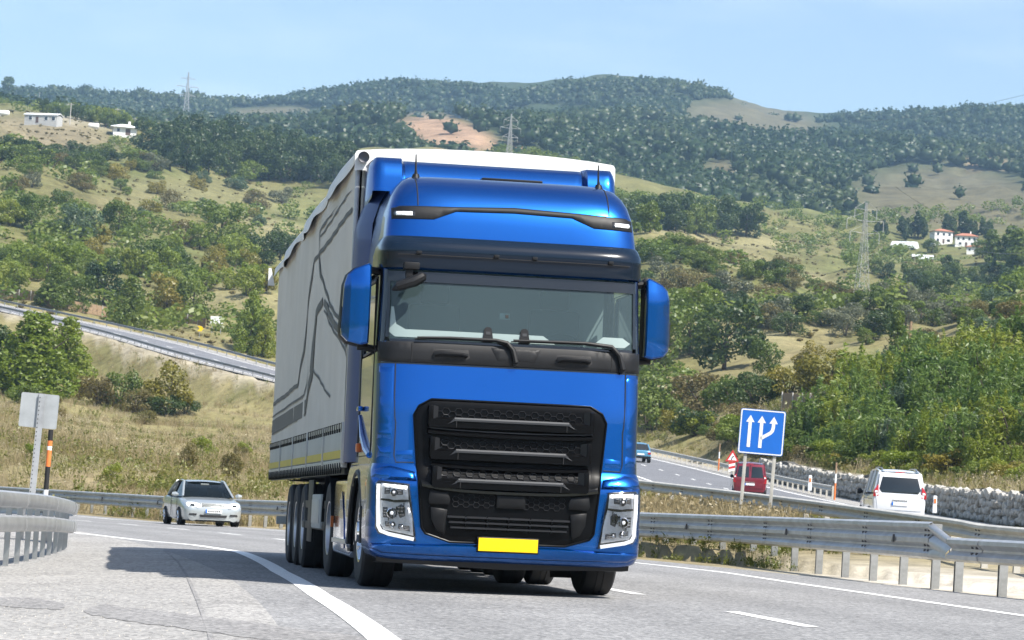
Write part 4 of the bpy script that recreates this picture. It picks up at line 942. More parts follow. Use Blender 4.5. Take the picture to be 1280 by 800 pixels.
# transition plate
mb=MB(); A=frames_of(r1path(s_tr-1.15,s_tr),1); 
pa=beam_prof('T')[:12]; pb=[(.02,-.10+.155),(.075,.03),(.078,.0),(.05,-.03),(.012,-.07),(.012,-.09),(.05,-.12),(.08,-.16),(.08,-.19),(.078,-.22),(.05,-.24),(.02,-.254)]
rows=[]
for k,(o,a,b) in enumerate(A):
    t=k/(len(A)-1); rows.append([o-lowrail.location+a*(.004+lerp(pb[j][0],pa[j][0],t))+b*(.63+lerp(pb[j][1],pa[j][1],t)) for j in range(12)])
mb.grid(rows); mb.build('transition_plate',MAT['galv'],lowrail,ang=60)
# near rail at the left verge, two beams
LP=catmull([(-4.9,18,-.10),(-5.3,26,-.12),(-5.45,31.5,-.14),(-5.75,37,-.17),(-6.3,43,-.25),(-7.25,48,-.32),(-9.3,53,-.38),(-12.5,57,-.45),(-18,61,-.5)],6)
guardrail('guardrail','double-beam steel guardrail curving away at the left verge',LP,-1,[(.69,'S'),(.42,'S')],1.1,.78,pw=.04,pd=.06,mat='galv',group='guardrails of the near carriageway',reflect=False)
guardrail('guardrail','steel guardrail in the grassy median behind the blue lane sign',[Vector(p) for p in MEDP],1,[(.60,'W')],2.0,.74,mat='galv_pale',postmat='galv_pale',group='guardrails of the far carriageway',reflect=False)
i0=next(i for i,p in enumerate(OPATH) if p.y>166); i1=next(i for i,p in enumerate(OPATH) if p.y>290)
guardrail('guardrail','pale guardrail along the wall side of the climbing road behind the red van',path_offset(OPATH,5.1)[i0:i1],1,[(.58,'W')],2.5,.72,mat='galv_pale',postmat='galv_pale',group='guardrails of the far carriageway',reflect=False,bolts=False)
guardrail('guardrail','guardrail on the uphill side of the hillside road at left',path_offset(OPATH,5.2)[i1:],1,[(.62,'W')],4.,.75,sec=8,mat='hill_rail',group='guardrails of the hillside road',reflect=False,bolts=False)
guardrail('guardrail','guardrail on the downhill side of the hillside road at left',path_offset(OPATH,-5.2)[i1-16:],1,[(.60,'W')],3.,.72,sec=8,mat='hill_rail',postmat='hill_rail',group='guardrails of the hillside road',reflect=False,bolts=False)
# ---------------------------------------------------------------- stone retaining wall
mk('stone_a',(.40,.38,.34),.9,var=.25,vscale=3,bump=.5,bscale=8,dist=.03); mk('stone_b',(.29,.275,.245),.9,var=.3,vscale=3,bump=.5,bscale=8,dist=.03); mk('stone_c',(.47,.45,.41),.9,var=.2,vscale=3,bump=.5,bscale=8,dist=.03); mk('mortar',(.10,.095,.085),.95,var=.2,vscale=4)
WP=path_offset(OPATH,6.75); iw0=next(i for i,p in enumerate(OPATH) if p.y>62); iw1=next(i for i,p in enumerate(OPATH) if p.y>214)
WPS=WP[iw0:iw1]; wall=thing('stone_wall','rough stone retaining wall along the far carriageway below the green thicket','wall',WPS[0]); worg=WPS[0]
mb=MB(); rows=[]
for i,(o,a,b) in enumerate(frames_of(WPS,1)):
    h=1.32+.12*math.sin(i*1.3)+.1*math.sin(i*.37); rows.append([o-worg+b*-.3,o-worg+b*h,o-worg-a*.55+b*(h+.02),o-worg-a*.55+b*-.3])
mb.grid(rows); mb.build('wall_core',MAT['mortar'],wall,ang=0)
random.seed(11); stones=[]
for v in range(8):
    bm=bmesh.new(); bmesh.ops.create_icosphere(bm,subdivisions=1,radius=.5)
    for q in bm.verts:
        c=q.co; m_=max(abs(c.x),abs(c.y),abs(c.z)); q.co=c*(.62/m_*.62+.38)*random.uniform(.80,1.16)
    me=bpy.data.meshes.new('stone'); bm.to_mesh(me); bm.free(); me.materials.append(MAT[('stone_a','stone_b','stone_c','stone_a')[v%4]]); stones.append(me)
WF=path_resample(WPS,.25); WFf=frames_of(WF,1); specs=[]
zc=[0.,.34,.66,.98]
for r in range(4):
    u=random.uniform(0,.3)
    while u<(len(WF)-4)*.25:
        w=random.choice([random.uniform(.22,.4),random.uniform(.4,.8)]); h=random.uniform(.26,.5); i=int((u+w/2)/.25)
        if i>=len(WF): break
        o,a,b=WFf[i]; specs.append((o+a*.06+b*(zc[r]+.17+random.uniform(-.09,.09)),math.atan2(a.y,a.x)-math.pi/2,(w*.95,.38*random.uniform(.8,1.25),h*.97),random.uniform(-.5,.5),random.randrange(8))); u+=w
specs.sort(key=lambda q:abs(q[0].y-118)); mbs={k:MB() for k in range(4)}
for k,(p,rz,sc,ry,v) in enumerate(specs):
    if k<300:
        o=link('stone',stones[v],wall); o.location=p-worg; o.rotation_euler=(0,ry,rz); o.scale=sc
    else:
        M=Matrix.Translation(p-worg)@Matrix.Rotation(rz,4,'Z')@Matrix.Rotation(ry,4,'Y')@Matrix.Diagonal((*sc,1)); me=stones[v]
        mbs[v%4].add([M@q.co for q in me.vertices],[tuple(f.vertices) for f in me.polygons])
allm=MB()
o=None; bm=bmesh.new(); 
me=bpy.data.meshes.new('stones'); V=[];Fs=[];MI=[]
for v,mm_ in mbs.items():
    b0=len(V); V+=mm_.v; Fs+=[tuple(i+b0 for i in f) for f in mm_.f]; MI+=[v]*len(mm_.f)
me.from_pydata(V,[],Fs); 
for nm in ('stone_a','stone_b','stone_c','stone_a'): me.materials.append(MAT[nm])
me.polygons.foreach_set('material_index',MI); tag(link('stones',me,wall),kind='stuff')
# ---------------------------------------------------------------- signs
def at(px,py,Y):
    r=ray(px,py); t=Y/r.y; return Vector((r.x*t,Y,CAMH+r.z*t))
def upright(x,y,z,yaw=0,lean=0): return Matrix.Translation((x,y,z))@Matrix.Rotation(R_(yaw),4,'Z')@Matrix.Rotation(R_(lean),4,'Y')
# blue lane sign
c=at(949,540,66); gz=float(Zt(c.x,66)); sgn=thing('road_sign','blue square sign with three white lane arrows on two posts','road sign',matrix=upright(c.x,66,gz,-6,1.6)); zc_=c.z-gz; W=1.02
def rrect(w,h,r,n=5):
    P=[]
    for cx,cy,a0 in ((w/2-r,h/2-r,0),(-w/2+r,h/2-r,90),(-w/2+r,-h/2+r,180),(w/2-r,-h/2+r,270)):
        P+=[(cx+r*math.cos(R_(a0+90*k/n)),cy+r*math.sin(R_(a0+90*k/n))) for k in range(n+1)]
    return P
mb=MB(); mb.prism(rrect(W,W,.05),(0,0,zc_),(1,0,0),(0,0,1),(0,.02,0)); mb.build('sign_plate',MAT['sign_blue'],sgn,ang=30)
mb=MB(); O1=rrect(W-.02,W-.02,.045); O2=rrect(W-.07,W-.07,.03); n=len(O1); mb.add([(x,-.003,zc_+y) for x,y in O1]+[(x,-.003,zc_+y) for x,y in O2],[(i,(i+1)%n,n+(i+1)%n,n+i) for i in range(n)]); mb.build('sign_border',MAT['sign_white'],sgn,ang=0)
def arrow(pts,head,w=.075):
    mb=MB(); rows=[]
    for i,p in enumerate(pts):
        a=Vector(pts[max(i-1,0)]);b=Vector(pts[min(i+1,len(pts)-1)]); d=(b-a).normalized(); nrm=Vector((-d.y,d.x)); q=Vector(p); l=q+nrm*w/2; r=q-nrm*w/2; rows.append([(l.x,-.004,zc_+l.y),(r.x,-.004,zc_+r.y)])
    mb.grid(rows); hx,hz=head; mb.add([(hx-.095,-.0045,zc_+hz-.16),(hx+.095,-.0045,zc_+hz-.16),(hx,-.0045,zc_+hz)],[(0,1,2)]); mb.build('lane_arrow',MAT['sign_white'],sgn,ang=0)
arrow([(-.28,-.36),(-.28,.25)],(-.28,.37)); arrow([(-.02,-.36),(-.02,.25)],(-.02,.37)); arrow([(-.02,-.15),(.05,-.10),(.2,.0),(.235,.05),(.25,.12),(.25,.25)],(.25,.37))
for x in (-.33,.33):
    mb=MB(); mb.box((x,.055,(zc_+.3)/2-.1),(.075,.05,zc_+.3+.2)); mb.build('sign_post',MAT['galv_pale'],sgn,bevel=.006)
# warning triangle with chevron board
c=at(914,600,182); gz=float(Zt(c.x,182)); s=182/3636.
tri=thing('warning_sign','red-rimmed triangular bend warning sign above a red and white chevron board','road sign',(c.x,182,gz)); zt1=at(913,562,182).z-gz; zb1=at(914,577,182).z-gz
mb=MB(); w=.44; mb.prism([(-w,zb1),(w,zb1),(0,zt1)],(0,0,0),(1,0,0),(0,0,1),(0,.02,0)); mb.build('sign_plate',MAT['sign_red'],tri,ang=0)
mb=MB(); k=.62; zm=(2*zb1+zt1)/3; mb.add([(-w*k,-.004,zm+(zb1-zm)*k),(w*k,-.004,zm+(zb1-zm)*k),(0,-.004,zm+(zt1-zm)*k)],[(0,1,2)]); mb.build('sign_field',MAT['sign_white'],tri,ang=0)
mb=MB(); mb.add([(-.09,-.008,zm-.14),(-.02,-.008,zm-.14),(.0,-.008,zm+.0),(.1,-.008,zm+.05),(.06,-.008,zm+.13),(-.06,-.008,zm+.02)],[(0,1,2,3,4,5)]); mb.build('sign_symbol',MAT['black_matt'],tri,ang=0)
zq=at(914,590,182).z-gz
for k in range(4):
    z0=lerp(zq,zb1-.03,k/4); z1=lerp(zq,zb1-.03,(k+1)/4); mb=MB(); mb.prism([(-.2,z0),(.2,z0+.12),(.2,z1+.12 if k<3 else z1),(-.2,z1)],(0,0,0),(1,0,0),(0,0,1),(0,.02,0)); mb.build('chevron_stripe',MAT['sign_red' if k%2 else 'sign_white'],tri,ang=0)
mb=MB(); mb.box((0,.05,zq/2+.3),(.06,.06,zq+.9)); mb.build('sign_post',MAT['galv_post'],tri)
# back of a sign at the left verge and a snow marker
c=at(44,513,51); gz=float(Zt(c.x,51)); bk=thing('road_sign','grey back of a square sign on a steel channel post at the left verge','road sign',matrix=upright(c.x,51,gz,8,1.6)); zc_=c.z-gz
mb=MB(); mb.prism(rrect(.66,.60,.03),(0,0,zc_),(1,0,0),(0,0,1),(0,.02,0)); mb.build('sign_plate',MAT['sign_grey'],bk,ang=30)
mb=MB(); L_=zc_+.3+.3; mb.box((.03,-.05,zc_+.3-L_/2),(.11,.012,L_)); mb.box((-.02,-.03,zc_+.3-L_/2),(.012,.05,L_)); mb.box((.08,-.03,zc_+.3-L_/2),(.012,.05,L_)); po=mb.build('sign_post',MAT['galv'],bk)
mb=MB()
for z in np.arange(.2,zc_+.25,.075): mb.box((-.005,-.058,z),(.014,.004,.022))
tag(mb.build('post_holes',MAT['black_matt'],po,ang=0),kind='stuff')
c0=at(57,615,53); c1=at(62.5,537,53); sm=thing('snow_marker','black and orange striped snow marker pole behind the left guardrail','marker pole',matrix=upright(c0.x,53,c0.z-.3,0,.6)); Ht=c1.z-c0.z+.3; cuts=[(0,.34,'sign_white'),(.34,.36+.28*Ht,'black_matt'),(.36+.28*Ht,.74*Ht,'orange'),(.74*Ht,.79*Ht,'sign_white'),(.79*Ht,.86*Ht,'orange'),(.86*Ht,Ht,'black_matt')]
for a,b,m_ in cuts:
    mb=MB(); mb.tube([(0,0,a),(0,0,b)],.045,12); mb.build('pole_band',MAT[m_],sm)
# rusty marker posts and kerb reflectors by the wall
def rod(px,y0,y1,Y,label):
    a=at(px,y1,Y);b=at(px+2,y0,Y); t=thing('marker_post',label,'marker post',a,group='marker posts along the far carriageway'); h=(b-a).length
    for k,(u,v,m_) in enumerate(((0,.45,'orange'),(.45,.7,'sign_white'),(.7,1.,'orange'))):
        mb=MB(); mb.tube([(0,0,u*h),(0,0,v*h)],.04,8); mb.build('post_band',MAT[m_ if k!=2 else 'timber'],t)
rod(1043,578,625,120,'thin rusty marker post beside the stone wall left of the white van'); rod(898,555,588,172,'thin rusty marker post above the guardrail left of the triangular sign')
for px,py,Y,lb in ((1012,604,118,'small white delineator with red spot left of the white van'),(1168,632,104,'small white delineator with red spot right of the white van')):
    a=at(px,py+9,Y); t=thing('delineator_post',lb,'delineator',a,group='roadside delineators'); mb=MB(); mb.box((0,0,.3),(.16,.08,.62),taper=(.8,.8)); mb.build('delineator_body',MAT['sign_white'],t,bevel=.02); mb=MB(); mb.box((0,-.045,.42),(.08,.01,.16)); mb.build('reflector',MAT['orange'],t)
# yellow chevrons and white board on the hillside road
for px,py,lb in ((86,367,'yellow chevron marker under the big tree at far left'),(143,391,'yellow chevron marker beside the roadside trees'),(249,414,'yellow chevron marker below the white board')):
    p=hit(px,py+8,300); 
    t=thing('chevron_marker',lb,'road marker',p,group='chevron markers on the hillside road'); mb=MB(); mb.box((0,0,.5),(.08,.08,1.)); mb.build('marker_post',MAT['galv_post'],t)
    mb=MB(); mb.prism([(-.35,1.0),(.25,1.0),(.6,1.4),(.25,1.8),(-.35,1.8),(0,1.4)],(0,-.06,0),(1,0,0),(0,0,1),(0,.03,0)); mb.build('chevron',MAT['yellow'],t,ang=0)
p=hit(270,418,330); Y=p.y; q=at(270,400,Y); t=thing('billboard','blank white board on posts above the hillside road','board',p); h=q.z-p.z
mb=MB(); mb.box((0,0,h),(16*Y/3636,.08,9*Y/3636)); mb.build('board_panel',MAT['sign_white'],t)
for x in (-.7,.7):
    mb=MB(); mb.box((x,.08,h/2),(.1,.1,h+.4)); mb.build('board_post',MAT['galv_post'],t)
# timber fence of separate boards behind the hillside road and one on the right slope
def fence(pxs,label,board_h,n,seed,Ymin):
    random.seed(seed); P=[hit(x,y,Ymin) for x,y in pxs]; P=[p for p in P if p]; R=path_resample([Vector(p) for p in P],1.) ; st=max(1,len(R)//n); root=thing('timber_fence',label,'fence',P[0],group='timber fences')
    for i in range(0,len(R)-1):
        a,b=R[i],R[i+1]; za=float(Zt(a.x,a.y)); zb=float(Zt(b.x,b.y)); d=(b-a); ang=math.atan2(d.y,d.x)
        mb=MB(); h=board_h*random.uniform(.93,1.05); mb.box((0,0,h/2),(.97,.03,h)); o=mb.build('board',MAT['timber'],root,ang=0); o.location=Vector((*((a+b)/2)[:2],(za+zb)/2))-P[0]; o.rotation_euler=(0,0,ang)
        if i%4==0:
            mb=MB(); mb.box((0,-.08,board_h*.52),(.1,.1,board_h*1.1)); o=mb.build('fence_post',MAT['galv_pale'],root,ang=0); o.location=Vector((a.x,a.y,za))-P[0]; o.rotation_euler=(0,0,ang)
fence([(-5,374),(60,384),(95,390),(140,398),(200,404),(258,412)],'long brown board fence behind the hillside road at left',1.6,60,3,330)
fence([(978,512),(1000,514),(1020,516)],'weathered board fence between the bushes above the blue sign',1.4,8,5,150)
# ---------------------------------------------------------------- pylons, poles
def pylon(px,y0,y1,H,label,arms,tm_='steel_tower',Y=None,lean=0):
    if Y is None: Y=H*3636/(y1-y0)
    hp=hit(px,y1,500); Yn=hp.y; H=H*Yn/Y; arms=[(a,b*Yn/Y) for a,b in arms]; Y=Yn; base=hp; root=thing('pylon',label,'pylon',matrix=upright(base.x,Y,base.z,18,lean),group='lattice power pylons'); r=.066*Y/900
    def hw(z): return H/31*(lerp(2.0,.75,min(1,z/(H*.62))) if z<H*.62 else lerp(.75,.2,(z-H*.62)/(H*.38)))
    for sx in (-1,1):
        for sy in (-1,1):
            mb=MB(); mb.tube([(sx*hw(z),sy*hw(z),z) for z in np.linspace(0,H,9)],r,5); mb.build('tower_leg',MAT[tm_],root)
    n=13; zs=[H*(1-(1-k/n)**1.25) for k in range(n+1)]
    for k in range(n):
        a,b=hw(zs[k]),hw(zs[k+1]); mb=MB()
        for f in range(4):
            c4=[(-1,-1),(1,-1),(1,1),(-1,1)]; p,q=c4[f],c4[(f+1)%4]
            mb.tube([(p[0]*a,p[1]*a,zs[k]),(q[0]*b,q[1]*b,zs[k+1])],r*.6,4); mb.tube([(q[0]*a,q[1]*a,zs[k]),(p[0]*b,p[1]*b,zs[k+1])],r*.6,4); mb.tube([(p[0]*b,p[1]*b,zs[k+1]),(q[0]*b,q[1]*b,zs[k+1])],r*.5,4)
        tag(mb.build('lattice',MAT[tm_],root,ang=0),kind='stuff')
    for zf,wf in arms:
        for s in (-1,1):
            z=H*zf; w=hw(z); mb=MB(); mb.tube([(s*w,-w,z),(s*wf,0,z+.2)],r*.8,4); mb.tube([(s*w,w,z),(s*wf,0,z+.2)],r*.8,4); mb.tube([(s*w,0,z+1.6),(s*wf,0,z+.2)],r*.8,4); am=mb.build('cross_arm',MAT[tm_],root)
            mb=MB(); mb.tube([(s*wf,0,z+.1),(s*wf,0,z-1.8)],.07,5); mb.build('insulator',MAT['steel_tower'],am)
    return root
AR=[(.70,4.8),(.82,6.0),(.93,3.6)]
py1=pylon(1076,252,382,31,'tall pale lattice pylon on the right hillside below the houses',AR,lean=0)
py2=pylon(231.5,98,152,26,'small lattice pylon on the skyline above the dark grove at left',[(.52,4.5),(.70,6),(.86,4)],Y=1500)
py3=pylon(636,147,196,24,'lattice pylon beside the bare red earth on the far mountain',[(.45,4.5),(.66,6),(.84,4)],Y=1600)
mb=MB(); mk('wire',(.06,.06,.06),.6)
def wire(a,b,sag,label,r=.035):
    A=Vector(a);B=Vector(b); t=thing('power_line',label,'power line',A); mb=MB(); mb.tube([(A.lerp(B,k/24)-A)-Vector((0,0,sag*4*(k/24)*(1-k/24))) for k in range(25)],r,4); mb.build('wire',MAT['wire'],t)
p=py1.matrix_world
wire(p@Vector((6,0,31*.82-1.8)),at(1330,265,700),6,'upper power line running right from the pale pylon'); wire(p@Vector((4.8,0,31*.70-1.8)),at(1330,300,700),6,'lower power line running right from the pale pylon')
wire(at(1060,152,1400),at(1400,84,900),4,'thin power line crossing the sky above the right ridge',.06)
def pole(px,y0,y1,H,label,mat='concrete',cross=True,lean=0,Y=None):
    b=hit(px,y1,120) or at(px,y1,900); Y=b.y; t=thing('utility_pole',label,'utility pole',matrix=upright(b.x,Y,b.z-1,0,lean),group='utility poles'); H=(y1-y0)*Y/3636+1
    mb=MB(); mb.tube([(0,0,0),(0,0,H)],[.20,.13],8); mb.build('pole_shaft',MAT[mat],t)
    if cross: mb=MB(); mb.box((0,0,H-.5),(2.2,.14,.14)); mb.build('pole_crossarm',MAT[mat],t)
pole(87,128,157,8.5,'concrete utility pole between the long house and the trees at left'); pole(146,135,153,8,'distant utility pole on the ridge above the green shrubs',Y=1050); pole(168,147,160,7,'short utility pole beside the white cottage',Y=1000); pole(48,115,135,8,'utility pole above the long grey house',Y=1050,cross=True)
pole(1131,401,470,9,'leaning bare timber pole above the thicket at right','timber',False,3.)
# ---------------------------------------------------------------- houses
mk('render_white',(.78,.77,.74),.8,var=.06,vscale=.6); mk('render_grey',(.42,.42,.41),.85,var=.1,vscale=.6); mk('tile_red',(.36,.15,.09),.8,var=.2,vscale=1.2); mk('roof_white',(.72,.74,.75),.6); mk('pane_dark',(.03,.035,.04),.15); mk('door_brown',(.09,.05,.035),.6); mk('film_white',(.66,.70,.68),.5,var=.08,vscale=.5)
def house(px,py,Y,label,w,d,h,roof,rh,wall,roofm,yaw,wins,doors=(),over=.5,chim=False,sink=1.5,name='house',cat='house'):
    b=hit(px,py,400) or at(px,py,Y); t=thing(name,label,cat,b,R_(yaw)); t.scale=[b.y/Y*(.74 if px>1000 else 1.)]*3
    mb=MB(); mb.box((0,0,(h-sink)/2),(w,d,h+sink)); mb.build('wall',MAT[wall],t,ang=0)
    if roof=='gable':
        mb=MB(); x0,y0=w/2+over,d/2+over; mb.add([(-x0,-y0,h-.1),(x0,-y0,h-.1),(x0,0,h+rh),(-x0,0,h+rh),(-x0,y0,h-.1),(x0,y0,h-.1),(-x0,-y0,h+.1),(x0,-y0,h+.1),(x0,0,h+rh+.2),(-x0,0,h+rh+.2),(-x0,y0,h+.1),(x0,y0,h+.1)],[(0,1,2,3),(3,2,5,4),(7,6,9,8),(8,9,10,11),(0,6,7,1),(4,5,11,10),(0,3,9,6),(3,4,10,9),(1,7,8,2),(2,8,11,5)]); ro=mb.build('roof',MAT[roofm],t,ang=0)
    else:
        mb=MB(); x0,y0=w/2+over,d/2+over; rx=max(.1,w/2-d/2*.9); mb.add([(-x0,-y0,h),(x0,-y0,h),(x0,y0,h),(-x0,y0,h),(-rx,0,h+rh),(rx,0,h+rh),(-x0,-y0,h-.15),(x0,-y0,h-.15),(x0,y0,h-.15),(-x0,y0,h-.15)],[(0,1,5,4),(1,2,5),(2,3,4,5),(3,0,4),(6,7,1,0),(7,8,2,1),(8,9,3,2),(9,6,0,3),(9,8,7,6)]); ro=mb.build('roof',MAT[roofm],t,ang=0)
    if chim: mb=MB(); mb.box((w*.2,0,h+rh+.3),(.7,.7,1.4)); mb.build('chimney',MAT['render_white'],ro)
    for x,z,ww,wh in wins:
        mb=MB(); mb.box((x,-d/2-.02,z),(ww+.24,.08,wh+.24)); f=mb.build('window',MAT['sign_white'],t,ang=0); mb=MB(); mb.box((x,-d/2-.065,z),(ww,.05,wh)); mb.build('pane',MAT['pane_dark'],f,ang=0)
    for x,ww,wh in doors: mb=MB(); mb.box((x,-d/2-.03,wh/2),(ww,.08,wh)); mb.build('door',MAT['door_brown'],t,ang=0)
    return t
house(54,155,960,'long low grey house with white window frames on the left hilltop',11.5,5,2.7,'gable',.7,'render_grey','roof_white',-14,[(-3.6,1.6,1.1,1.2),(2.,1.6,1.1,1.2),(4.6,1.6,1.1,1.2)],[(-1.2,.9,2.1)],.3)
house(155,170,960,'small white cottage with pale hipped roof beside the dark grove',7.6,6,2.6,'hip',1.3,'render_white','roof_white',12,[(-2.2,1.5,.9,1.1)],[(1.0,1.6,2.1)],1.1,chim=True)
house(1176,305,1080,'white two-storey house with red tiled roof on the right hillside',9.5,8,6.2,'hip',1.5,'render_white','tile_red',10,[(-3,4.6,1.2,1.3),(0,4.6,1.2,1.3),(3,4.6,1.2,1.3),(-3,1.6,1.2,1.3),(2.6,1.6,1.5,1.3)],[(0,1.1,2.1)],.6)
house(1207,309,1090,'cream house with broad red roof right of the white house',11,8,5.4,'hip',1.7,'render_white','tile_red',-6,[(-4,3.9,1.1,1.3),(-1.5,3.9,1.1,1.3),(1.5,3.9,1.1,1.3),(4,3.9,1.1,1.3),(-3,1.4,1.2,1.2),(3,1.4,1.2,1.2)],[(0,1.1,2.1)],.7,chim=True)
house(1217,317,1070,'low annexe with red roof in front of the cream house',7,5,3.2,'hip',1.1,'render_white','tile_red',-10,[(-2,1.7,1.,1.1),(1.6,1.7,1.4,1.1)],(),.7)
def greenhouse(px,py,Y,w,l,label,yaw):
    b=hit(px,py,400) or at(px,py,Y); t=thing('greenhouse',label,'greenhouse',b,R_(yaw),group='polytunnel greenhouses'); mb=MB(); A=np.linspace(0,math.pi,15); mb.grid([[Vector((x,w/2*math.cos(a),w*.42*math.sin(a)-.6)) for a in A] for x in np.linspace(-l/2,l/2,9)])
    for x in (-l/2,l/2): mb.add([(x,w/2*math.cos(a),w*.42*math.sin(a)-.6) for a in A],[tuple(range(15))])
    mb.build('film_cover',MAT['film_white'],t,ang=40)
    for x in np.linspace(-l/2,l/2,6): mb=MB(); mb.tube([(x,(w/2+.05)*math.cos(a),(w*.42+.05)*math.sin(a)-.6) for a in A],.06,4); mb.build('hoop',MAT['galv_post'],t)
greenhouse(1131,309,1040,6.5,9,'larger white polytunnel greenhouse left of the white house',-25); greenhouse(1153,323,960,4.5,7.5,'smaller white polytunnel greenhouse below the houses',-4)
def tank(px,py,Y,label):
    b=hit(px,py,400) or at(px,py,Y); t=thing('water_tank',label,'tank',b+Vector((0,0,.6))); mb=MB(); mb.lathe([(0,-2.),(.8,-1.9),(1.05,-1.5),(1.05,1.5),(.8,1.9),(0,2.)],(0,0,.5),'X',16); mb.build('tank_body',MAT['render_white'],t); mb=MB(); mb.box((-1.2,0,-.4),(.3,1.6,1.)); mb.box((1.2,0,-.4),(.3,1.6,1.)); mb.build('tank_cradle',MAT['concrete'],t)
tank(117,161,950,'pale cylindrical tank between the long house and the cottage'); tank(5,145,900,'white cylindrical tank at the far left edge of the hilltop')
b=at(617,172,2000)
# ---------------------------------------------------------------- cars
def carpaint(name,c,metal=.3): return mk(name,c,.30,metal,coat=1.)
carpaint('silver',(.44,.47,.47),.45); carpaint('van_white',(.80,.81,.82),.0); carpaint('van_red',(.19,.009,.022),.15); carpaint('hatch_blue',(.10,.30,.48),.2)
mk('tail_red',(.42,.01,.015),.2,coat=.5); mk('seat_dark',(.03,.032,.035),.8)
def interp(tab,y): return [float(np.interp(y,[r[0] for r in tab],[r[k] for r in tab])) for k in range(1,len(tab[0]))]
def car(name,label,cat,M,paintm,body,green,roof,wheels,wr,group,glass='car_glass'):
    """body rows (y, half width, z bottom, z shoulder); green rows (y, half width at base, half width at top, z base, z top)"""
    t=thing(name,label,cat,matrix=M,group=group); L_=body[-1][0]
    ys=sorted(set([r[0] for r in body]+list(np.linspace(0,L_,29)))); rows=[]
    for y in ys:
        w,zb,zs=interp(body,y); zm=lerp(zb,zs,.62)
        sec=[(0,zs+.02),(w*.55,zs+.016),(w*.86,zs-.012),(w*.955,zs-.06),(w*.995,lerp(zm,zs,.45)),(w,zm),(w*.985,lerp(zb,zm,.4)),(w*.94,zb+.04),(w*.8,zb)]
        rows.append([Vector((-x,y,z)) for x,z in sec[::-1]]+[Vector((x,y,z)) for x,z in sec[1:]])
    mb=MB(); mb.grid(rows); mb.f.append(tuple(range(len(rows[0])))); b0=(len(rows)-1)*len(rows[0]); mb.f.append(tuple(b0+k for k in range(len(rows[0]))))
    bo=mb.build('body',paintm,t,ang=38)
    gr_=[]
    for y,wb,wt,zb,zt in green: gr_.append([Vector((-wb,y,zb)),Vector((-lerp(wb,wt,.5),y,lerp(zb,zt,.5))),Vector((-wt,y,zt)),Vector((wt,y,zt)),Vector((lerp(wb,wt,.5),y,lerp(zb,zt,.5))),Vector((wb,y,zb))])
    mb=MB(); mb.grid(gr_); mb.f.append(tuple(range(6))); b0=(len(gr_)-1)*6; mb.f.append(tuple(b0+k for k in range(6)))
    gl=mb.build('glasshouse',MAT[glass],t,ang=30)
    rr=[]
    for y in np.linspace(roof[0],roof[1],9):
        _,wt,_,zt=interp(green,y); rr.append([Vector((wt*u*1.02,y,zt+.008+.035*(1-u*u)-.05*(abs(u)>.99))) for u in np.linspace(-1,1,9)])
    mb=MB(); mb.grid(rr); mb.build('roof',paintm,t,ang=50)
    mb=MB(); mb.box((0,lerp(green[0][0],green[-1][0],.5),green[1][3]-.10),(green[1][1]*1.7,(green[-1][0]-green[0][0])*.8,.1)); mb.build('cabin_floor',MAT['seat_dark'],t)
    for sx in (-1,1):
        for k,y in enumerate(wheels):
            w,_,_=interp(body,y)
            mb=MB(); mb.lathe([(wr*1.16,-.02),(wr*1.16,.012),(0,.012)],(0,0,0),'X',24); a=mb.build('wheel_arch',MAT['black_matt'],t); a.location=(sx*(w*.975),y,wr); a.scale=(sx,1,1)
            mb=MB(); ww=.2; mb.lathe([(wr*.62,.1),(wr*.9,.105),(wr,.06),(wr,-.1),(wr*.6,-.1)],(0,0,0),'X',24); ty=mb.build('wheel',MAT['rubber'],t,ang=30); ty.location=(sx*(w*.975-.055),y,wr); ty.scale=(sx,1,1)
            mb=MB(); mb.lathe([(wr*.62,.085),(wr*.58,.1),(wr*.52,.07),(wr*.2,.085),(0,.09)],(0,0,0),'X',20); rm=mb.build('rim',MAT['alu'],ty,ang=30)
            mb=MB()
            for q in range(5): a_=2*math.pi*q/5; mb.tube([(.092,wr*.15*math.cos(a_),wr*.15*math.sin(a_)),(.095,wr*.54*math.cos(a_),wr*.54*math.sin(a_))],wr*.085,5)
            mb.build('spokes',MAT['chrome'],rm)
    return t,bo,gl
def pillar(t,pts,r,mat,name='pillar'):
    for s in (-1,1): mb=MB(); mb.tube([(s*x,y,z) for x,y,z in pts],r,6); mb.build(name,mat,t)
def flat(t,name,poly,y,th,mat,mirror=False,bev=0.):
    for s in ((-1,1) if mirror else (1,)):
        mb=MB(); n=len(poly); yy=[y(x,z) if callable(y) else y for x,z in poly]
        mb.add([(s*x,yy[i],z) for i,(x,z) in enumerate(poly)]+[(s*x,yy[i]+th,z) for i,(x,z) in enumerate(poly)],[tuple(range(n)),tuple(range(2*n-1,n-1,-1))]+[(i,(i+1)%n,n+(i+1)%n,n+i) for i in range(n)]); o=mb.build(name,mat,t,ang=30,bevel=bev)
    return o
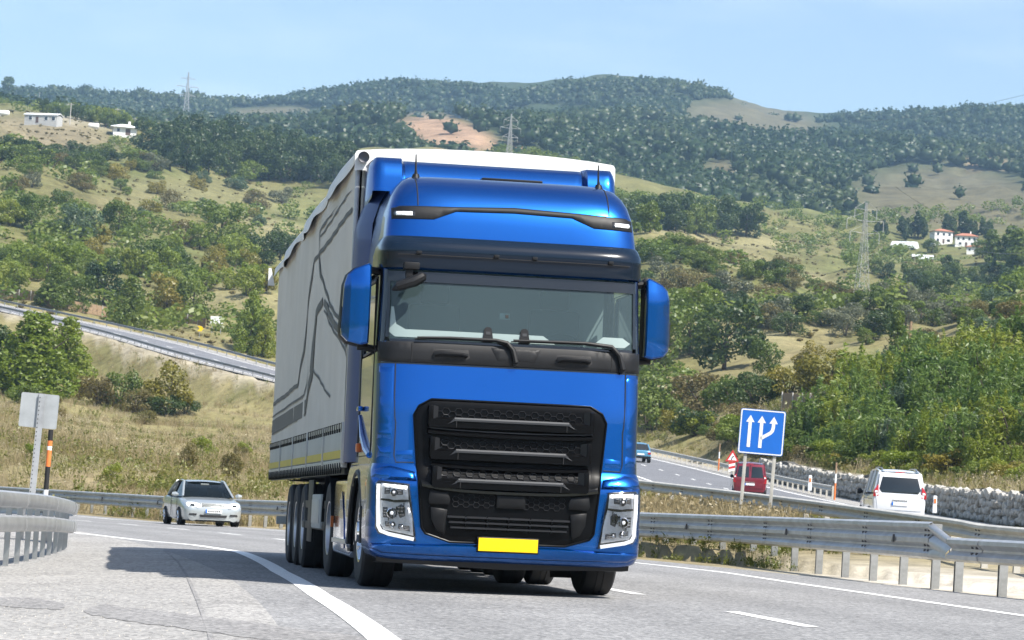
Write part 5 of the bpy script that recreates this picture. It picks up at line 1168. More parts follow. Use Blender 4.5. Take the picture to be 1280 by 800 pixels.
# silver saloon coming round the bend
def place(px,py,Y): 
    p=at(px,py,Y); return p
cp=road_pt(0,0); 
Ys=88.; c=at(266,657,Ys)
M=road_matrix(c.x,Ys,15.5,.98,z=float(zroad(c.x,Ys)))@Matrix.Diagonal((1.06,1,.95,1)); P=MAT['silver']
body=[(0,.62,.20,.58),(.03,.74,.16,.66),(.15,.84,.15,.74),(.45,.87,.15,.83),(1.1,.875,.16,.92),(1.6,.88,.17,.94),(3.0,.88,.20,.97),(3.9,.875,.22,1.0),(4.45,.84,.26,.98),(4.62,.76,.32,.9)]
green=[(1.08,.70,.68,.93,.94),(1.12,.76,.70,.93,.98),(1.95,.80,.60,.95,1.44),(2.4,.80,.60,.95,1.475),(3.1,.80,.59,.97,1.45),(3.85,.76,.60,1.0,1.05),(3.9,.7,.6,1.0,1.01)]
t,bo,gl=car('parked_car'.replace('parked_car','saloon_car'),'silver saloon car driving round the bend behind the trailer','car',M,P,body,green,(1.9,3.15),(.92,3.6),.31,'cars on the road')
pillar(t,[(.745,1.12,.95),(.60,1.95,1.45)],.035,P); pillar(t,[(.80,2.42,.96),(.605,2.45,1.46)],.03,MAT['black_plastic'],'door_pillar'); pillar(t,[(.60,3.1,1.455),(.66,3.55,1.28),(.74,3.9,1.0)],.055,P); pillar(t,[(.605,1.95,1.465),(.605,2.5,1.49),(.60,3.1,1.465)],.03,P,'roof_rail')
flat(t,'headlight',[(.44,.60),(.40,.72),(.58,.765),(.76,.76),(.80,.70),(.74,.61)],lambda x,z:-.035+.35*max(0,x-.5)**1.2*1.2+(z-.6)*.75,.07,MAT['reflector'],True,.01)
flat(t,'headlight_bulb',[(.56,.645),(.56,.70),(.66,.71),(.68,.65)],lambda x,z:-.055+.35*max(0,x-.5)**1.2*1.2+(z-.6)*.75,.02,MAT['dark_glass'],True)
flat(t,'grille',[(-.36,.60),(-.38,.74),(.38,.74),(.36,.60)],lambda x,z:-.03+(z-.55)*.5,.05,MAT['sign_grey'],False,.01)
for z in (.63,.66,.69,.72): flat(t,'grille_slat',[(-.34,z),(-.34,z+.012),(.34,z+.012),(.34,z)],-.045+(z-.55)*.5,.03,MAT['chrome'])
flat(t,'bumper_intake',[(-.38,.29),(-.40,.37),(.40,.37),(.38,.29)],-.045,.06,MAT['black_matt'],False,.008)
flat(t,'fog_light_recess',[(.50,.34),(.49,.40),(.70,.40),(.72,.34)],lambda x,z:-.05+.22*max(0,x-.45),.06,MAT['black_matt'],True)
flat(t,'bumper_lip',[(-.70,.15),(-.72,.235),(.72,.235),(.70,.15)],lambda x,z:-.04+.14*x*x,.05,MAT['black_plastic'])
pl=flat(t,'number_plate',[(-.24,.43),(-.24,.54),(.24,.54),(.24,.43)],-.06,.02,MAT['sign_white']); flat(pl,'plate_band',[(-.24,.43),(-.24,.54),(-.195,.54),(-.195,.43)],-.064,.004,MAT['sign_blue'])
for k in range(6): flat(pl,'plate_character',[(-.16+k*.06,.455),(-.16+k*.06,.515),(-.125+k*.06,.515),(-.125+k*.06,.455)],-.063,.003,MAT['black_matt'])
for s in (-1,1):
    mb=MB(); mb.tube([(s*.86,1.36,.985),(s*.93,1.34,1.0),(s*1.03,1.36,1.0)],[.05,.085,.06],10); m_=mb.build('wing_mirror',P,t); 
    mb=MB(); mb.tube([(s*.892,y,z) for y,z in [(1.3,.3),(1.25,.9)]],.006,4); mb.tube([(s*.892,2.42,.3),(s*.885,2.42,.93)],.006,4); d_=mb.build('door_seam',MAT['black_matt'],t)
    for y in (2.25,3.3): mb=MB(); mb.box((s*.885,y,.82),(.03,.18,.03)); mb.build('door_handle',P,t,bevel=.008)
for s in (-1,1):
    mb=MB(); mb.box((s*.36,2.15,.98),(.46,.14,.55)); mb.box((s*.36,2.15,1.3),(.24,.1,.16)); mb.build('seat',MAT['seat_dark'],t,bevel=.03)
mb=MB(); mb.tube([(.36+.17*math.cos(a),1.62+.05*math.sin(a),1.0+.16*math.sin(a)) for a in np.linspace(0,6.28,17)[:-1]],.015,6,closed=True); mb.build('steering_wheel',MAT['black_matt'],t)
mb=MB(); mb.box((0,1.82,1.36),(.24,.03,.06)); mb.build('rear_view_mirror',MAT['interior_grey'],t)
mb=MB(); mb.box((0,1.45,.93),(1.3,.4,.06)); mb.build('dashboard',MAT['seat_dark'],t)
# white people carrier seen from behind: y = 0 at its tail
def opp_matrix(px,Y,scale=1.,dyaw=0.,off=None):
    X=(px-640)/FPX*Y; i=int(np.argmin((OA[:,1]-Y)**2)); tan=OT[i]; yaw=math.degrees(math.atan2(tan[1],tan[0]))-90+dyaw; zz=OA[i,2]; sl=(OA[min(i+4,len(OA)-1),2]-OA[max(i-4,0),2])/20.
    n=Vector((-tan[0]*sl,-tan[1]*sl,1)); return road_matrix(X,Y,yaw,scale,z=zz,nrm=n)
def mpv(name,label,cat,M,P,glass,tall,group,detail=True,roofrails=True,split=False):
    h=tall; body=[(0,.80,.35,1.02),(.03,.84,.30,1.05),(.2,.86,.26,1.08),(1.0,.875,.24,1.06),(2.6,.875,.24,1.04),(3.2,.86,.24,1.0),(3.9,.82,.24,.88),(4.2,.74,.28,.72),(4.3,.62,.34,.6)]
    green=[(.06,.79,.74,1.03,1.05),(.20,.80,.64,1.06,h-.16),(.34,.81,.63,1.06,h-.05),(.8,.81,.63,1.06,h),(2.2,.80,.63,1.05,h-.02),(2.9,.79,.60,1.03,h-.1),(3.6,.74,.66,.95,1.08),(3.75,.7,.65,.92,.95)]
    t,bo,gl=car(name,label,cat,M,P,body,green,(.30,2.9),(.95,3.45),.31,group,glass='dark_glass')
    # tailgate
    flat(t,'tailgate',[(-.72,.52),(-.80,1.06),(.80,1.06),(.72,.52)],-.02,.06,P,False,.02)
    yg=lambda x,z:-.0+.20*max(0,(z-1.0))/(h-1.05)
    if split:
        for s in (-1,1): flat(t,'rear_window',[(s*.06,1.08),(s*.07,h-.2),(s*.60,h-.2),(s*.70,1.1)],lambda x,z:yg(x,z)-.01,.03,MAT['dark_glass'],False,.01)
        flat(t,'door_gap',[(-.012,.5),(-.012,h-.1),(.012,h-.1),(.012,.5)],lambda x,z:yg(x,z)-.03,.01,MAT['black_matt'])
    else: flat(t,'rear_window',[(-.60,1.08),(-.68,1.2),(-.58,h-.22),(.58,h-.22),(.68,1.2),(.60,1.08)],lambda x,z:yg(x,z)-.012,.03,MAT['dark_glass'],False,.012)
    flat(t,'tailgate_frame',[(-.74,1.0),(-.66,h-.08),(.66,h-.08),(.74,1.0)],lambda x,z:yg(x,z)+.005,.04,P,False,.015)
    flat(t,'tail_light',[(.70,.95),(.71,1.32),(.745,1.32),(.86,1.12),(.87,.93)] if not split else [(.72,.8),(.70,1.25),(.78,1.2),(.86,1.1),(.87,.8)],lambda x,z:-.03+.15*max(0,x-.7)+.12*max(0,z-1.0),.08,MAT['tail_red'],True,.012)
    flat(t,'tail_light_white',[(.735,1.08),(.735,1.14),(.82,1.13),(.83,1.07)],lambda x,z:-.045+.15*max(0,x-.7)+.12*max(0,z-1.0),.03,MAT['sign_white'],True)
    pl=flat(t,'number_plate',[(-.26,.68),(-.26,.79),(.26,.79),(.26,.68)],-.045,.02,MAT['sign_white']); flat(pl,'plate_band',[(-.26,.68),(-.26,.79),(-.21,.79),(-.21,.68)],-.05,.004,MAT['sign_blue'])
    flat(t,'rear_bumper',[(-.82,.30),(-.84,.50),(.84,.50),(.82,.30)],lambda x,z:-.07+.12*x*x,.15,P if not split else MAT['black_plastic'],False,.03)
    flat(t,'tailgate_grip',[(-.25,.83),(-.25,.86),(.25,.86),(.25,.83)],-.04,.02,MAT['chrome'])
    pillar(t,[(.80,.22,1.06),(.66,.32,h-.08)],.06,P); pillar(t,[(.805,1.35,1.06),(.64,1.35,h-.02)],.04,P,'door_pillar'); pillar(t,[(.80,2.35,1.05),(.64,2.3,h-.03)],.035,P,'door_pillar'); pillar(t,[(.61,2.9,h-.09),(.74,3.62,.96)],.04,P); pillar(t,[(.645,.3,h-.06),(.645,.9,h+.0),(.64,2.2,h-.01),(.61,2.9,h-.09)],.035,P,'roof_edge')
    if roofrails: pillar(t,[(.56,.45,h-.0),(.57,.55,h+.06),(.57,1.6,h+.075),(.56,2.2,h+.06),(.55,2.3,h)],.022,MAT['alu'],'roof_rail')
    mb=MB(); mb.tube([(0,.7,h),(0,.55,h+.22)],[.012,.006],5); mb.build('aerial',MAT['black_matt'],t)
    mb=MB(); mb.box((0,.26,h-.06),(.3,.03,.03)); mb.build('brake_light',MAT['tail_red'],t)
    for s in (-1,1):
        mb=MB(); mb.tube([(s*.84,3.15,1.05),(s*.93,3.12,1.08),(s*1.03,3.12,1.08)],[.04,.10,.08],8); mb.build('wing_mirror',MAT['black_plastic'],t)
        mb=MB(); mb.tube([(s*.885,y,z) for y,z in [(2.38,.3),(2.38,1.04)]],.006,4); mb.tube([(s*.885,y,.86) for y in (.25,2.3)],.008,4); mb.build('door_seam',MAT['black_matt'],t)
        mb=MB(); mb.box((s*.885,2.1,.90),(.03,.16,.03)); mb.build('door_handle',P,t)
    return t
mpv('people_carrier','white people carrier with dark rear window driving away past the stone wall','van',opp_matrix(1137,98,1.03,-2.5),MAT['van_white'],'dark_glass',1.82,'cars on the road')
mpv('delivery_van','dark red van with twin rear doors behind the posts of the blue sign','van',opp_matrix(949,152,1.0,-5.),MAT['van_red'],'dark_glass',1.86,'cars on the road',roofrails=False,split=True)
Mb=opp_matrix(811,232,1.1,0.); body=[(0,.70,.35,.85),(.05,.76,.30,.9),(.6,.80,.26,.92),(2.4,.81,.24,.9),(3.4,.78,.24,.82),(3.8,.66,.3,.65)]
green=[(.25,.68,.62,.88,.9),(.62,.72,.56,.9,1.35),(1.2,.73,.56,.9,1.42),(2.0,.72,.55,.9,1.38),(2.7,.68,.6,.88,.92),(2.8,.66,.6,.86,.88)]
t,bo,gl=car('hatchback_car','light blue hatchback far up the road beside the truck cab','car',Mb,MAT['hatch_blue'],body,green,(.6,2.05),(.7,3.0),.28,'cars on the road',glass='dark_glass')
flat(t,'tail_light',[(.52,.66),(.52,.80),(.72,.80),(.72,.66)],-.03,.06,MAT['tail_red'],True); flat(t,'number_plate',[(-.26,.58),(-.26,.69),(.26,.69),(.26,.58)],-.03,.03,MAT['sign_white']); flat(t,'rear_bumper',[(-.74,.34),(-.75,.50),(.75,.50),(.74,.34)],-.06,.1,MAT['black_plastic'])
pillar(t,[(.71,.3,.9),(.57,.62,1.36)],.05,MAT['hatch_blue'])
# ---------------------------------------------------------------- foliage
def leafmat(name,c0,c1,c2,trans=.45,hue=.5):
    m=bpy.data.materials.new(name); m.use_nodes=True; t=m.node_tree; t.nodes.clear(); o=t.nodes.new('ShaderNodeOutputMaterial')
    at_=t.nodes.new('ShaderNodeAttribute'); at_.attribute_name='lv'
    oi=t.nodes.new('ShaderNodeObjectInfo')
    r=t.nodes.new('ShaderNodeValToRGB'); e=r.color_ramp.elements; e[0].position=.0; e[0].color=(*c0,1); e[1].position=1.; e[1].color=(*c2,1); k=e.new(.5); k.color=(*c1,1)
    a=t.nodes.new('ShaderNodeMath'); a.operation='MULTIPLY_ADD'; a.inputs[1].default_value=.55; t.links.new(at_.outputs['Fac'],a.inputs[0])
    b=t.nodes.new('ShaderNodeMath'); b.operation='MULTIPLY'; b.inputs[1].default_value=.5; t.links.new(oi.outputs['Random'],b.inputs[0]); t.links.new(b.outputs[0],a.inputs[2]); t.links.new(a.outputs[0],r.inputs[0])
    d=t.nodes.new('ShaderNodeBsdfDiffuse'); tr=t.nodes.new('ShaderNodeBsdfTranslucent'); g=t.nodes.new('ShaderNodeBsdfGlossy'); g.inputs['Roughness'].default_value=.45; g.inputs[0].default_value=(.5,.5,.5,1)
    mx=t.nodes.new('ShaderNodeMixShader'); mx.inputs[0].default_value=trans; mg_=t.nodes.new('ShaderNodeMixShader'); mg_.inputs[0].default_value=.05
    for q in (d,tr): t.links.new(r.outputs[0],q.inputs[0])
    t.links.new(d.outputs[0],mx.inputs[1]); t.links.new(tr.outputs[0],mx.inputs[2]); t.links.new(mx.outputs[0],mg_.inputs[1]); t.links.new(g.outputs[0],mg_.inputs[2]); t.links.new(mg_.outputs[0],o.inputs[0]); MAT[name]=m
leafmat('leaf_dark',(.030,.058,.016),(.055,.092,.024),(.095,.135,.034))
leafmat('leaf_mid',(.072,.115,.02),(.125,.18,.03),(.195,.24,.045))
leafmat('leaf_bright',(.13,.19,.02),(.205,.265,.032),(.30,.32,.05))
leafmat('leaf_olive',(.11,.12,.07),(.155,.17,.10),(.20,.21,.125))
leafmat('leaf_yellow',(.17,.165,.025),(.24,.215,.035),(.31,.25,.05))
leafmat('leaf_pine',(.075,.145,.03),(.135,.215,.045),(.21,.285,.06))
leafmat('leaf_bluegreen',(.075,.125,.065),(.11,.165,.085),(.15,.20,.10))
leafmat('leaf_brush',(.14,.115,.04),(.19,.155,.055),(.18,.185,.06))
leafmat('leaf_far',(.020,.044,.017),(.040,.074,.025),(.085,.115,.038))
mk('bark',(.085,.065,.05),.9,var=.3,vscale=6)
rng=np.random.RandomState(21)
def cards(P,N,size,aspect,rg,jit=.6,up=0.):
    """leaf-shaped quads at points P, facing roughly along N"""
    n=len(P); D=N+rg.normal(0,jit,(n,3)); D/=np.linalg.norm(D,axis=1)[:,None]+1e-9
    A=np.cross(D,rg.normal(0,1,(n,3))); A[:,2]+=up*np.abs(A).sum(1); A-=D*(A*D).sum(1)[:,None]; A/=np.linalg.norm(A,axis=1)[:,None]+1e-9; B=np.cross(D,A)
    s=(size*rg.uniform(.6,1.4,n))[:,None]; a=A*s*aspect; b=B*s
    V=np.stack([P-a,P-b*.75+a*.1,P+a,P+b*.75+a*.1],1).reshape(-1,3); F=np.arange(4*n).reshape(-1,4); return V,F
def lobes_crown(L,n,size,aspect,seed,jit=.6,shell=(.72,1.05),up=0.,inner=.12):
    rg=np.random.RandomState(seed); L=np.array(L,float); w=(L[:,3]*L[:,4]+L[:,4]*L[:,5]+L[:,3]*L[:,5]); w/=w.sum(); k=rg.choice(len(L),n,p=w)
    d=rg.normal(0,1,(n,3)); d/=np.linalg.norm(d,axis=1)[:,None]; r=rg.uniform(*shell,n); r[rg.rand(n)<inner]*=.6
    P=L[k,:3]+d*L[k,3:]*r[:,None]
    # drop most points buried deep in another lobe
    q=np.min(np.linalg.norm((P[:,None]-L[None,:,:3])/L[None,:,3:],axis=2),axis=1); keep=(q>.62)|(rg.rand(n)<.2); P=P[keep]; d=d[keep]; k=k[keep]
    V,F=cards(P,d,size,aspect,rg,jit,up); lv=np.clip(rg.rand(len(P))*.6+rg.rand(len(L))[k]*.4,0,1); return V,F,np.repeat(lv,4)
def crown(name,mat,args): V,F,lv=args; return np_mesh(name,V,F,MAT[mat],{'lv':('FLOAT','POINT',lv)})
def mk_lobes(kind,seed):
    r=random.Random(seed); L=[]
    if kind=='round':
        L.append((0,0,.50,.30,.30,.38))
        for k in range(15):
            a=r.uniform(0,6.28); z=r.uniform(.10,.90); rr=.36*math.sqrt(max(.05,1-((z-.52)/.5)**2)); q=r.uniform(.10,.19); L.append((rr*math.cos(a),rr*math.sin(a),z,q,q,q*.85))
    elif kind=='tall':
        L.append((0,0,.5,.17,.17,.42))
        for k in range(14):
            a=r.uniform(0,6.28); z=r.uniform(.12,.95); rr=.17*(1-.75*max(0,z-.35)/.65); q=r.uniform(.06,.11); L.append((rr*math.cos(a),rr*math.sin(a),z,q,q,q*1.2))
    elif kind=='cone':
        for k in range(34):
            z=.03+.92*(k/34); a=k*2.4+r.uniform(-.4,.4); rr=.30*(1-z)**.75*r.uniform(.75,1.1); q=.06+.10*(1-z); L.append((rr*math.cos(a),rr*math.sin(a),z,q,q,q*.8))
        L.append((0,0,.45,.12,.12,.45))
    elif kind=='bush':
        L.append((0,0,.40,.38,.38,.36))
        for k in range(14):
            a=r.uniform(0,6.28); z=r.uniform(.10,.80); rr=.46*math.sqrt(max(.05,1-(z/1.0)**2)); q=r.uniform(.12,.22); L.append((rr*math.cos(a),rr*math.sin(a),z,q,q,q*.8))
    return L
CR={}
def reg(key,mat,kind,n,size,aspect,seeds,**k):
    CR[key]=[crown('crown',mat,lobes_crown(mk_lobes(kind,s),n,size,aspect,s,**k)) for s in seeds]
reg('oak_dark','leaf_dark','round',3600,.0225,1.3,(1,2,3)); reg('oak_mid','leaf_mid','round',3600,.0225,1.3,(4,5,6)); reg('oak_bright','leaf_bright','round',3600,.0225,1.3,(7,8)); reg('oak_yellow','leaf_yellow','round',3600,.0225,1.3,(9,10)); reg('olive','leaf_olive','bush',2800,.022,1.5,(11,12))
reg('plane_bright','leaf_bright','cone',9000,.0150,1.25,(13,14)); reg('plane_mid','leaf_mid','cone',9000,.0150,1.25,(15,16)); 
reg('bush_dark','leaf_dark','bush',3200,.024,1.3,(17,18)); reg('bush_mid','leaf_mid','bush',3200,.024,1.3,(19,20)); reg('bush_bright','leaf_bright','bush',3200,.024,1.4,(21,22)); reg('bush_yellow','leaf_yellow','bush',3200,.024,1.3,(23,)); reg('bush_brush','leaf_brush','bush',3200,.022,1.5,(24,25)); reg('bush_blue','leaf_bluegreen','bush',3200,.024,1.4,(37,38))
reg('poplar','leaf_mid','tall',2400,.024,1.3,(26,27)); reg('cypress','leaf_dark','tall',2400,.024,1.8,(28,29),up=.6)
def feather(seed,mat,n=2600,spread=.40):
    """young pine: many upright sprays of needles round several leaders"""
    rg=np.random.RandomState(seed); P=[];D=[]
    for s in range(42):
        a=rg.uniform(0,6.28); r0=spread*math.sqrt(rg.rand())*.8; x,y=r0*math.cos(a),r0*math.sin(a); top=(1-.55*(r0/spread)**1.5)*rg.uniform(.6,1.); lean=rg.normal(0,.08,2); m=n//42
        z=top*(1-rg.rand(m)**1.4*.8); w=.012+.085*(top-z)/max(top,.1); th=rg.uniform(0,6.28,m)
        P.append(np.stack([x+lean[0]*z+w*np.cos(th),y+lean[1]*z+w*np.sin(th),z],1)); D.append(np.stack([np.cos(th),np.sin(th),np.full(m,.2)],1))
    P=np.concatenate(P);D=np.concatenate(D); V,F=cards(P,D,.012,3.6,rg,.5,.55); lv=rg.rand(len(P)); return crown('crown',mat,(V,F,np.repeat(lv,4)))
CR['pine']=[feather(s,'leaf_pine') for s in (31,32,33)]; CR['pine_blue']=[feather(s,'leaf_bluegreen') for s in (34,35)]; CR['pine_bright']=[feather(s,'leaf_bright') for s in (36,)]
def trunk_mesh(seed,kind):
    r=random.Random(seed); mb=MB()
    if kind=='tree':
        mb.tube([(0,0,-.06),(.01,0,.12),(.0,.015,.35),(.01,0,.7)],[.035,.026,.02,.008],7)
        for k in range(6):
            a=r.uniform(0,6.28); z=r.uniform(.15,.5); L_=r.uniform(.15,.3); mb.tube([(0,0,z),(L_*.5*math.cos(a),L_*.5*math.sin(a),z+L_*.35),(L_*math.cos(a),L_*math.sin(a),z+L_*.9)],[.013,.009,.004],5)
    else:
        for k in range(7):
            a=r.uniform(0,6.28); L_=r.uniform(.15,.35); mb.tube([(.02*math.cos(a),.02*math.sin(a),-.08),(L_*.4*math.cos(a),L_*.4*math.sin(a),.3),(L_*math.cos(a),L_*math.sin(a),.62)],[.016,.011,.004],5)
    return mb.mesh('trunk',MAT['bark'])
TRK={'tree':[trunk_mesh(s,'tree') for s in (1,2,3)],'bush':[trunk_mesh(s,'bush') for s in (4,5)]}
PLANTS=[]   # (group, pos, height, width factor, crown key, name, description, category)
def plant(grp,px,py,hpx,key,desc,name='tree',cat='tree',wf=1.,dmin=100,p=None):
    p=p or hit(px,py,dmin)
    if p is None: return
    PLANTS.append((grp,p,hpx*p.y/FPX,wf,key,name,desc,cat,px))
def scatter(grp,poly,n,hr,keys,desc,name='tree',cat='tree',wf=(.85,1.25),seed=0,dmin=100,mind=8):
    r=random.Random(seed); xs=[q[0] for q in poly]; ys=[q[1] for q in poly]; pts=[]; tries=0
    while len(pts)<n and tries<n*60:
        tries+=1; x=r.uniform(min(xs),max(xs)); y=r.uniform(min(ys),max(ys)); c=False
        for i in range(len(poly)):
            a,b=poly[i],poly[i-1]
            if (a[1]>y)!=(b[1]>y) and x<(b[0]-a[0])*(y-a[1])/(b[1]-a[1])+a[0]: c=not c
        if not c or any(math.hypot(x-q[0],(y-q[1])*2)<mind for q in pts): continue
        pts.append((x,y))
    for x,y in pts: plant(grp,x,y,r.uniform(*hr),r.choice(keys),desc,name,cat,r.uniform(*wf),dmin)
# --- left side
G='trees on the grassy bank at left'
for a in [(40,497,112,'plane_bright','tall leafy tree',1.5),(82,476,84,'plane_bright','tall leafy tree',1.2),(8,476,66,'oak_dark','tall leafy tree',1.1),(212,517,70,'oak_yellow','tall leafy tree',1.),(150,510,56,'bush_mid','tall leafy tree',.9),(122,508,44,'bush_brush','tall leafy tree',1.1)]: plant(G,a[0],a[1],a[2],a[3],'leafy tree on the grassy bank below the hillside road',wf=a[5])
G='shrubs on the grassy bank at left'
for a in [(206,520,32,'bush_dark',1.5),(232,517,24,'bush_dark',1.4),(168,517,36,'bush_brush',1.2),(100,500,40,'bush_yellow',1.),(30,505,30,'bush_mid',1.4),(255,569,27,'bush_bright',1.1),(138,602,28,'bush_bright',.9),(40,576,24,'bush_bright',1.),(300,580,26,'bush_brush',.8),(305,566,16,'bush_bright',1.),(290,600,40,'bush_brush',.7),(232,592,44,'bush_brush',.6),(60,520,28,'bush_brush',1.3),(180,530,20,'bush_brush',1.5),(0,480,40,'bush_bright',1.2)]: plant(G,a[0],a[1],a[2],a[3],'shrub on the weedy bank behind the far guardrail','shrub','shrub',a[4])
G='trees along the hillside road'
for a in [(68,384,56,'plane_mid',1.3),(98,388,46,'oak_mid',1.),(130,383,58,'oak_dark',1.),(163,405,64,'plane_mid',1.15),(208,398,60,'oak_yellow',.95),(240,400,58,'oak_mid',1.),(312,440,80,'plane_bright',.75),(330,446,56,'plane_bright',.8),(20,362,40,'oak_bright',1.),(-8,372,44,'oak_bright',1.)]: plant(G,a[0],a[1],a[2],a[3],'roadside tree behind the guardrail of the hillside road',wf=a[4],dmin=330)
scatter('bushes above the hillside road',[(0,330),(340,330),(345,372),(100,368),(0,355)],34,(28,46),['oak_mid','oak_bright','bush_mid','oak_bright','oak_yellow','bush_bright'],'round leafy tree above the hillside road fence',seed=4,dmin=400,mind=13)
G='trees in the belt across the left slope'
for a in [(38,285,46,'oak_mid',1.1),(12,282,38,'oak_bright',1.1),(98,298,46,'bush_blue',1.2),(148,296,46,'oak_mid',1.1),(170,298,32,'bush_mid',1.1),(276,312,62,'oak_mid',1.15),(250,312,40,'oak_bright',1.),(325,330,46,'bush_dark',1.2),(350,325,38,'oak_dark',1.1),(232,306,34,'bush_brush',1.2),(60,300,30,'bush_mid',1.3),(122,302,26,'bush_yellow',1.2),(210,318,30,'bush_bright',1.1),(366,322,36,'bush_dark',1.3),(300,326,32,'bush_dark',1.2),(190,335,30,'oak_bright',1.),(55,332,30,'oak_mid',1.),(20,325,24,'bush_bright',1.3)]: plant(G,a[0],a[1],a[2],a[3],'round tree in the belt across the middle of the left slope',wf=a[4],dmin=400)
scatter('bushes on the upper left slope',[(0,205),(180,208),(400,262),(340,285),(0,268)],36,(12,26),['bush_mid','olive','bush_blue','bush_brush','bush_bright','bush_yellow'],'low bush on the dry upper left slope','shrub','shrub',(1.,1.5),seed=6,dmin=500,mind=14)
scatter('hedge below the left hilltop',[(0,190),(150,196),(215,215),(100,212),(0,202)],22,(14,26),['bush_dark','bush_mid','bush_dark'],'dark hedge bush below the left hilltop houses','shrub','shrub',(1.2,1.7),seed=7,dmin=500,mind=9)
scatter('dark hilltop grove',[(185,196),(240,182),(330,198),(430,222),(445,240),(300,222),(200,214)],36,(38,56),['oak_dark','oak_dark','bush_dark'],'dark tree in the dense grove on the left hill',seed=8,dmin=500,mind=11)
for a in [(312,226,34,'bush_bright',1.2),(425,225,48,'cypress',1.6)]: plant('dark hilltop grove',*a[:4],'dark tree in the dense grove on the left hill',wf=a[4],dmin=500)
scatter('trees behind the hilltop houses',[(30,134),(70,145),(115,152),(145,154),(200,166),(140,160),(60,141)],20,(12,24),['oak_mid','bush_mid','oak_bright','bush_dark'],'small tree behind the houses on the left hilltop',seed=9,dmin=600,mind=7)
plant('trees behind the hilltop houses',9,124,28,'poplar','small tree behind the houses on the left hilltop',wf=1.6,dmin=600)
# --- right side
scatter('dark grove on the right hill',[(778,276),(870,282),(935,288),(935,296),(780,290)],26,(26,46),['oak_dark','bush_dark','oak_dark','oak_mid'],'dark tree in the grove along the right hill field',seed=10,dmin=400,mind=8)
scatter('hedgerow in the right fields',[(800,312),(860,316),(950,336),(1060,372),(1060,385),(940,352),(800,330)],30,(18,34),['bush_mid','bush_dark','bush_brush','bush_mid'],'hedgerow bush between the dry fields at right','shrub','shrub',(1.1,1.6),seed=11,dmin=300,mind=10)
G='large trees beside the truck mirror'
for a in [(905,462,88,'oak_dark',1.15),(862,442,76,'oak_mid',1.),(822,470,92,'oak_mid',1.05),(838,520,80,'bush_mid',1.2),(812,540,70,'bush_mid',1.1),(880,520,62,'bush_brush',1.3),(945,512,56,'bush_dark',1.25),(985,500,56,'bush_yellow',1.1),(1035,488,58,'bush_yellow',1.3),(960,470,50,'oak_mid',1.),(915,510,50,'bush_mid',1.2),(805,440,64,'oak_bright',1.),(875,400,52,'oak_bright',1.),(868,545,40,'bush_dark',1.3),(930,535,36,'bush_brush',1.4),(1010,470,44,'oak_yellow',1.)]: plant(G,a[0],a[1],a[2],a[3],'large bushy tree on the slope between truck and thicket',wf=a[4],dmin=190)
scatter('bushes of the right valley slope',[(800,345),(1000,385),(1280,375),(1280,420),(1180,440),(1000,430),(900,400),(800,385)],56,(22,40),['bush_mid','olive','bush_blue','oak_mid','bush_dark','bush_brush','oak_dark','olive'],'bush on the valley slope right of the truck','shrub','shrub',(1.1,1.6),seed=12,dmin=280,mind=13)
scatter('young pines in the right thicket',[(985,566),(1035,535),(1080,495),(1160,455),(1300,440),(1300,590),(1180,588),(1080,582),(985,575)],98,(46,84),['pine','pine','pine_blue','pine_bright','pine','pine_bright'],'feathery young pine in the thicket above the stone wall','pine','pine tree',(1.0,1.5),seed=13,dmin=110,mind=12)
scatter('shrubs on the wall top',[(830,542),(985,580),(1100,590),(1290,612),(1290,600),(1100,574),(985,562),(840,528)],42,(16,38),['bush_brush','bush_mid','bush_yellow','bush_bright','bush_mid','bush_bright'],'scrubby bush just above the stone wall','shrub','shrub',(1.2,1.8),seed=14,dmin=110,mind=12)
scatter('trees around the right houses',[(1090,338),(1160,345),(1280,340),(1280,366),(1100,376)],24,(16,32),['oak_dark','bush_dark','oak_mid','bush_mid'],'dark tree below the houses on the right hillside',seed=15,dmin=500,mind=12)
scatter('cypress row behind the right houses',[(1095,298),(1160,290),(1240,296),(1240,302),(1100,304)],18,(18,34),['cypress'],'slim dark cypress in the row behind the houses',seed=16,dmin=700,mind=6,wf=(.8,1.2))
for a in [(1165,318,20,'oak_mid',1.2),(1228,322,24,'oak_mid',1.2),(1262,335,52,'poplar',1.4),(1240,332,44,'poplar',1.3),(1276,345,60,'poplar',1.4),(1120,460,70,'poplar',.9),(1112,418,46,'poplar',.9)]: plant('poplars at the right',*a[:4],'tall pale poplar at the right side of the valley',wf=a[4],dmin=300)
# labels count along the picture from the left within each group
bygrp={}
for q in PLANTS: bygrp.setdefault((q[0],q[6]),[]).append(q)
random.seed(77); NT=0
for (grp,desc),L_ in bygrp.items():
    pxs=[float(to_px(np.array(q[1].x),np.array(q[1].y),np.array(q[1].z))[0]) for q in L_]
    for n_,i in enumerate(np.argsort(pxs)):
        g_,p,h,wf,key,name,d_,cat,px=L_[i]; me=random.choice(CR[key]); colr={'dark':'dark green','bright':'bright green','yellow':'yellowish','mid':'green','brush':'brownish','blue':'blue-green'}
        t=thing(name,f'{d_}, {ordinal(n_+1)} from the left' if len(L_)>1 else d_,cat,p,random.uniform(0,6.28),group=grp); w_=h*wf; t.scale=(w_,w_,h)
        if key.split('_')[0] in ('oak','plane','poplar','cypress'): tk=link('trunk',random.choice(TRK['tree']),t)
        else: tk=link('stem',random.choice(TRK['bush']),t)
        c=link('crown' if cat!='shrub' else 'foliage',me,t); NT+=1
print('plants',NT)
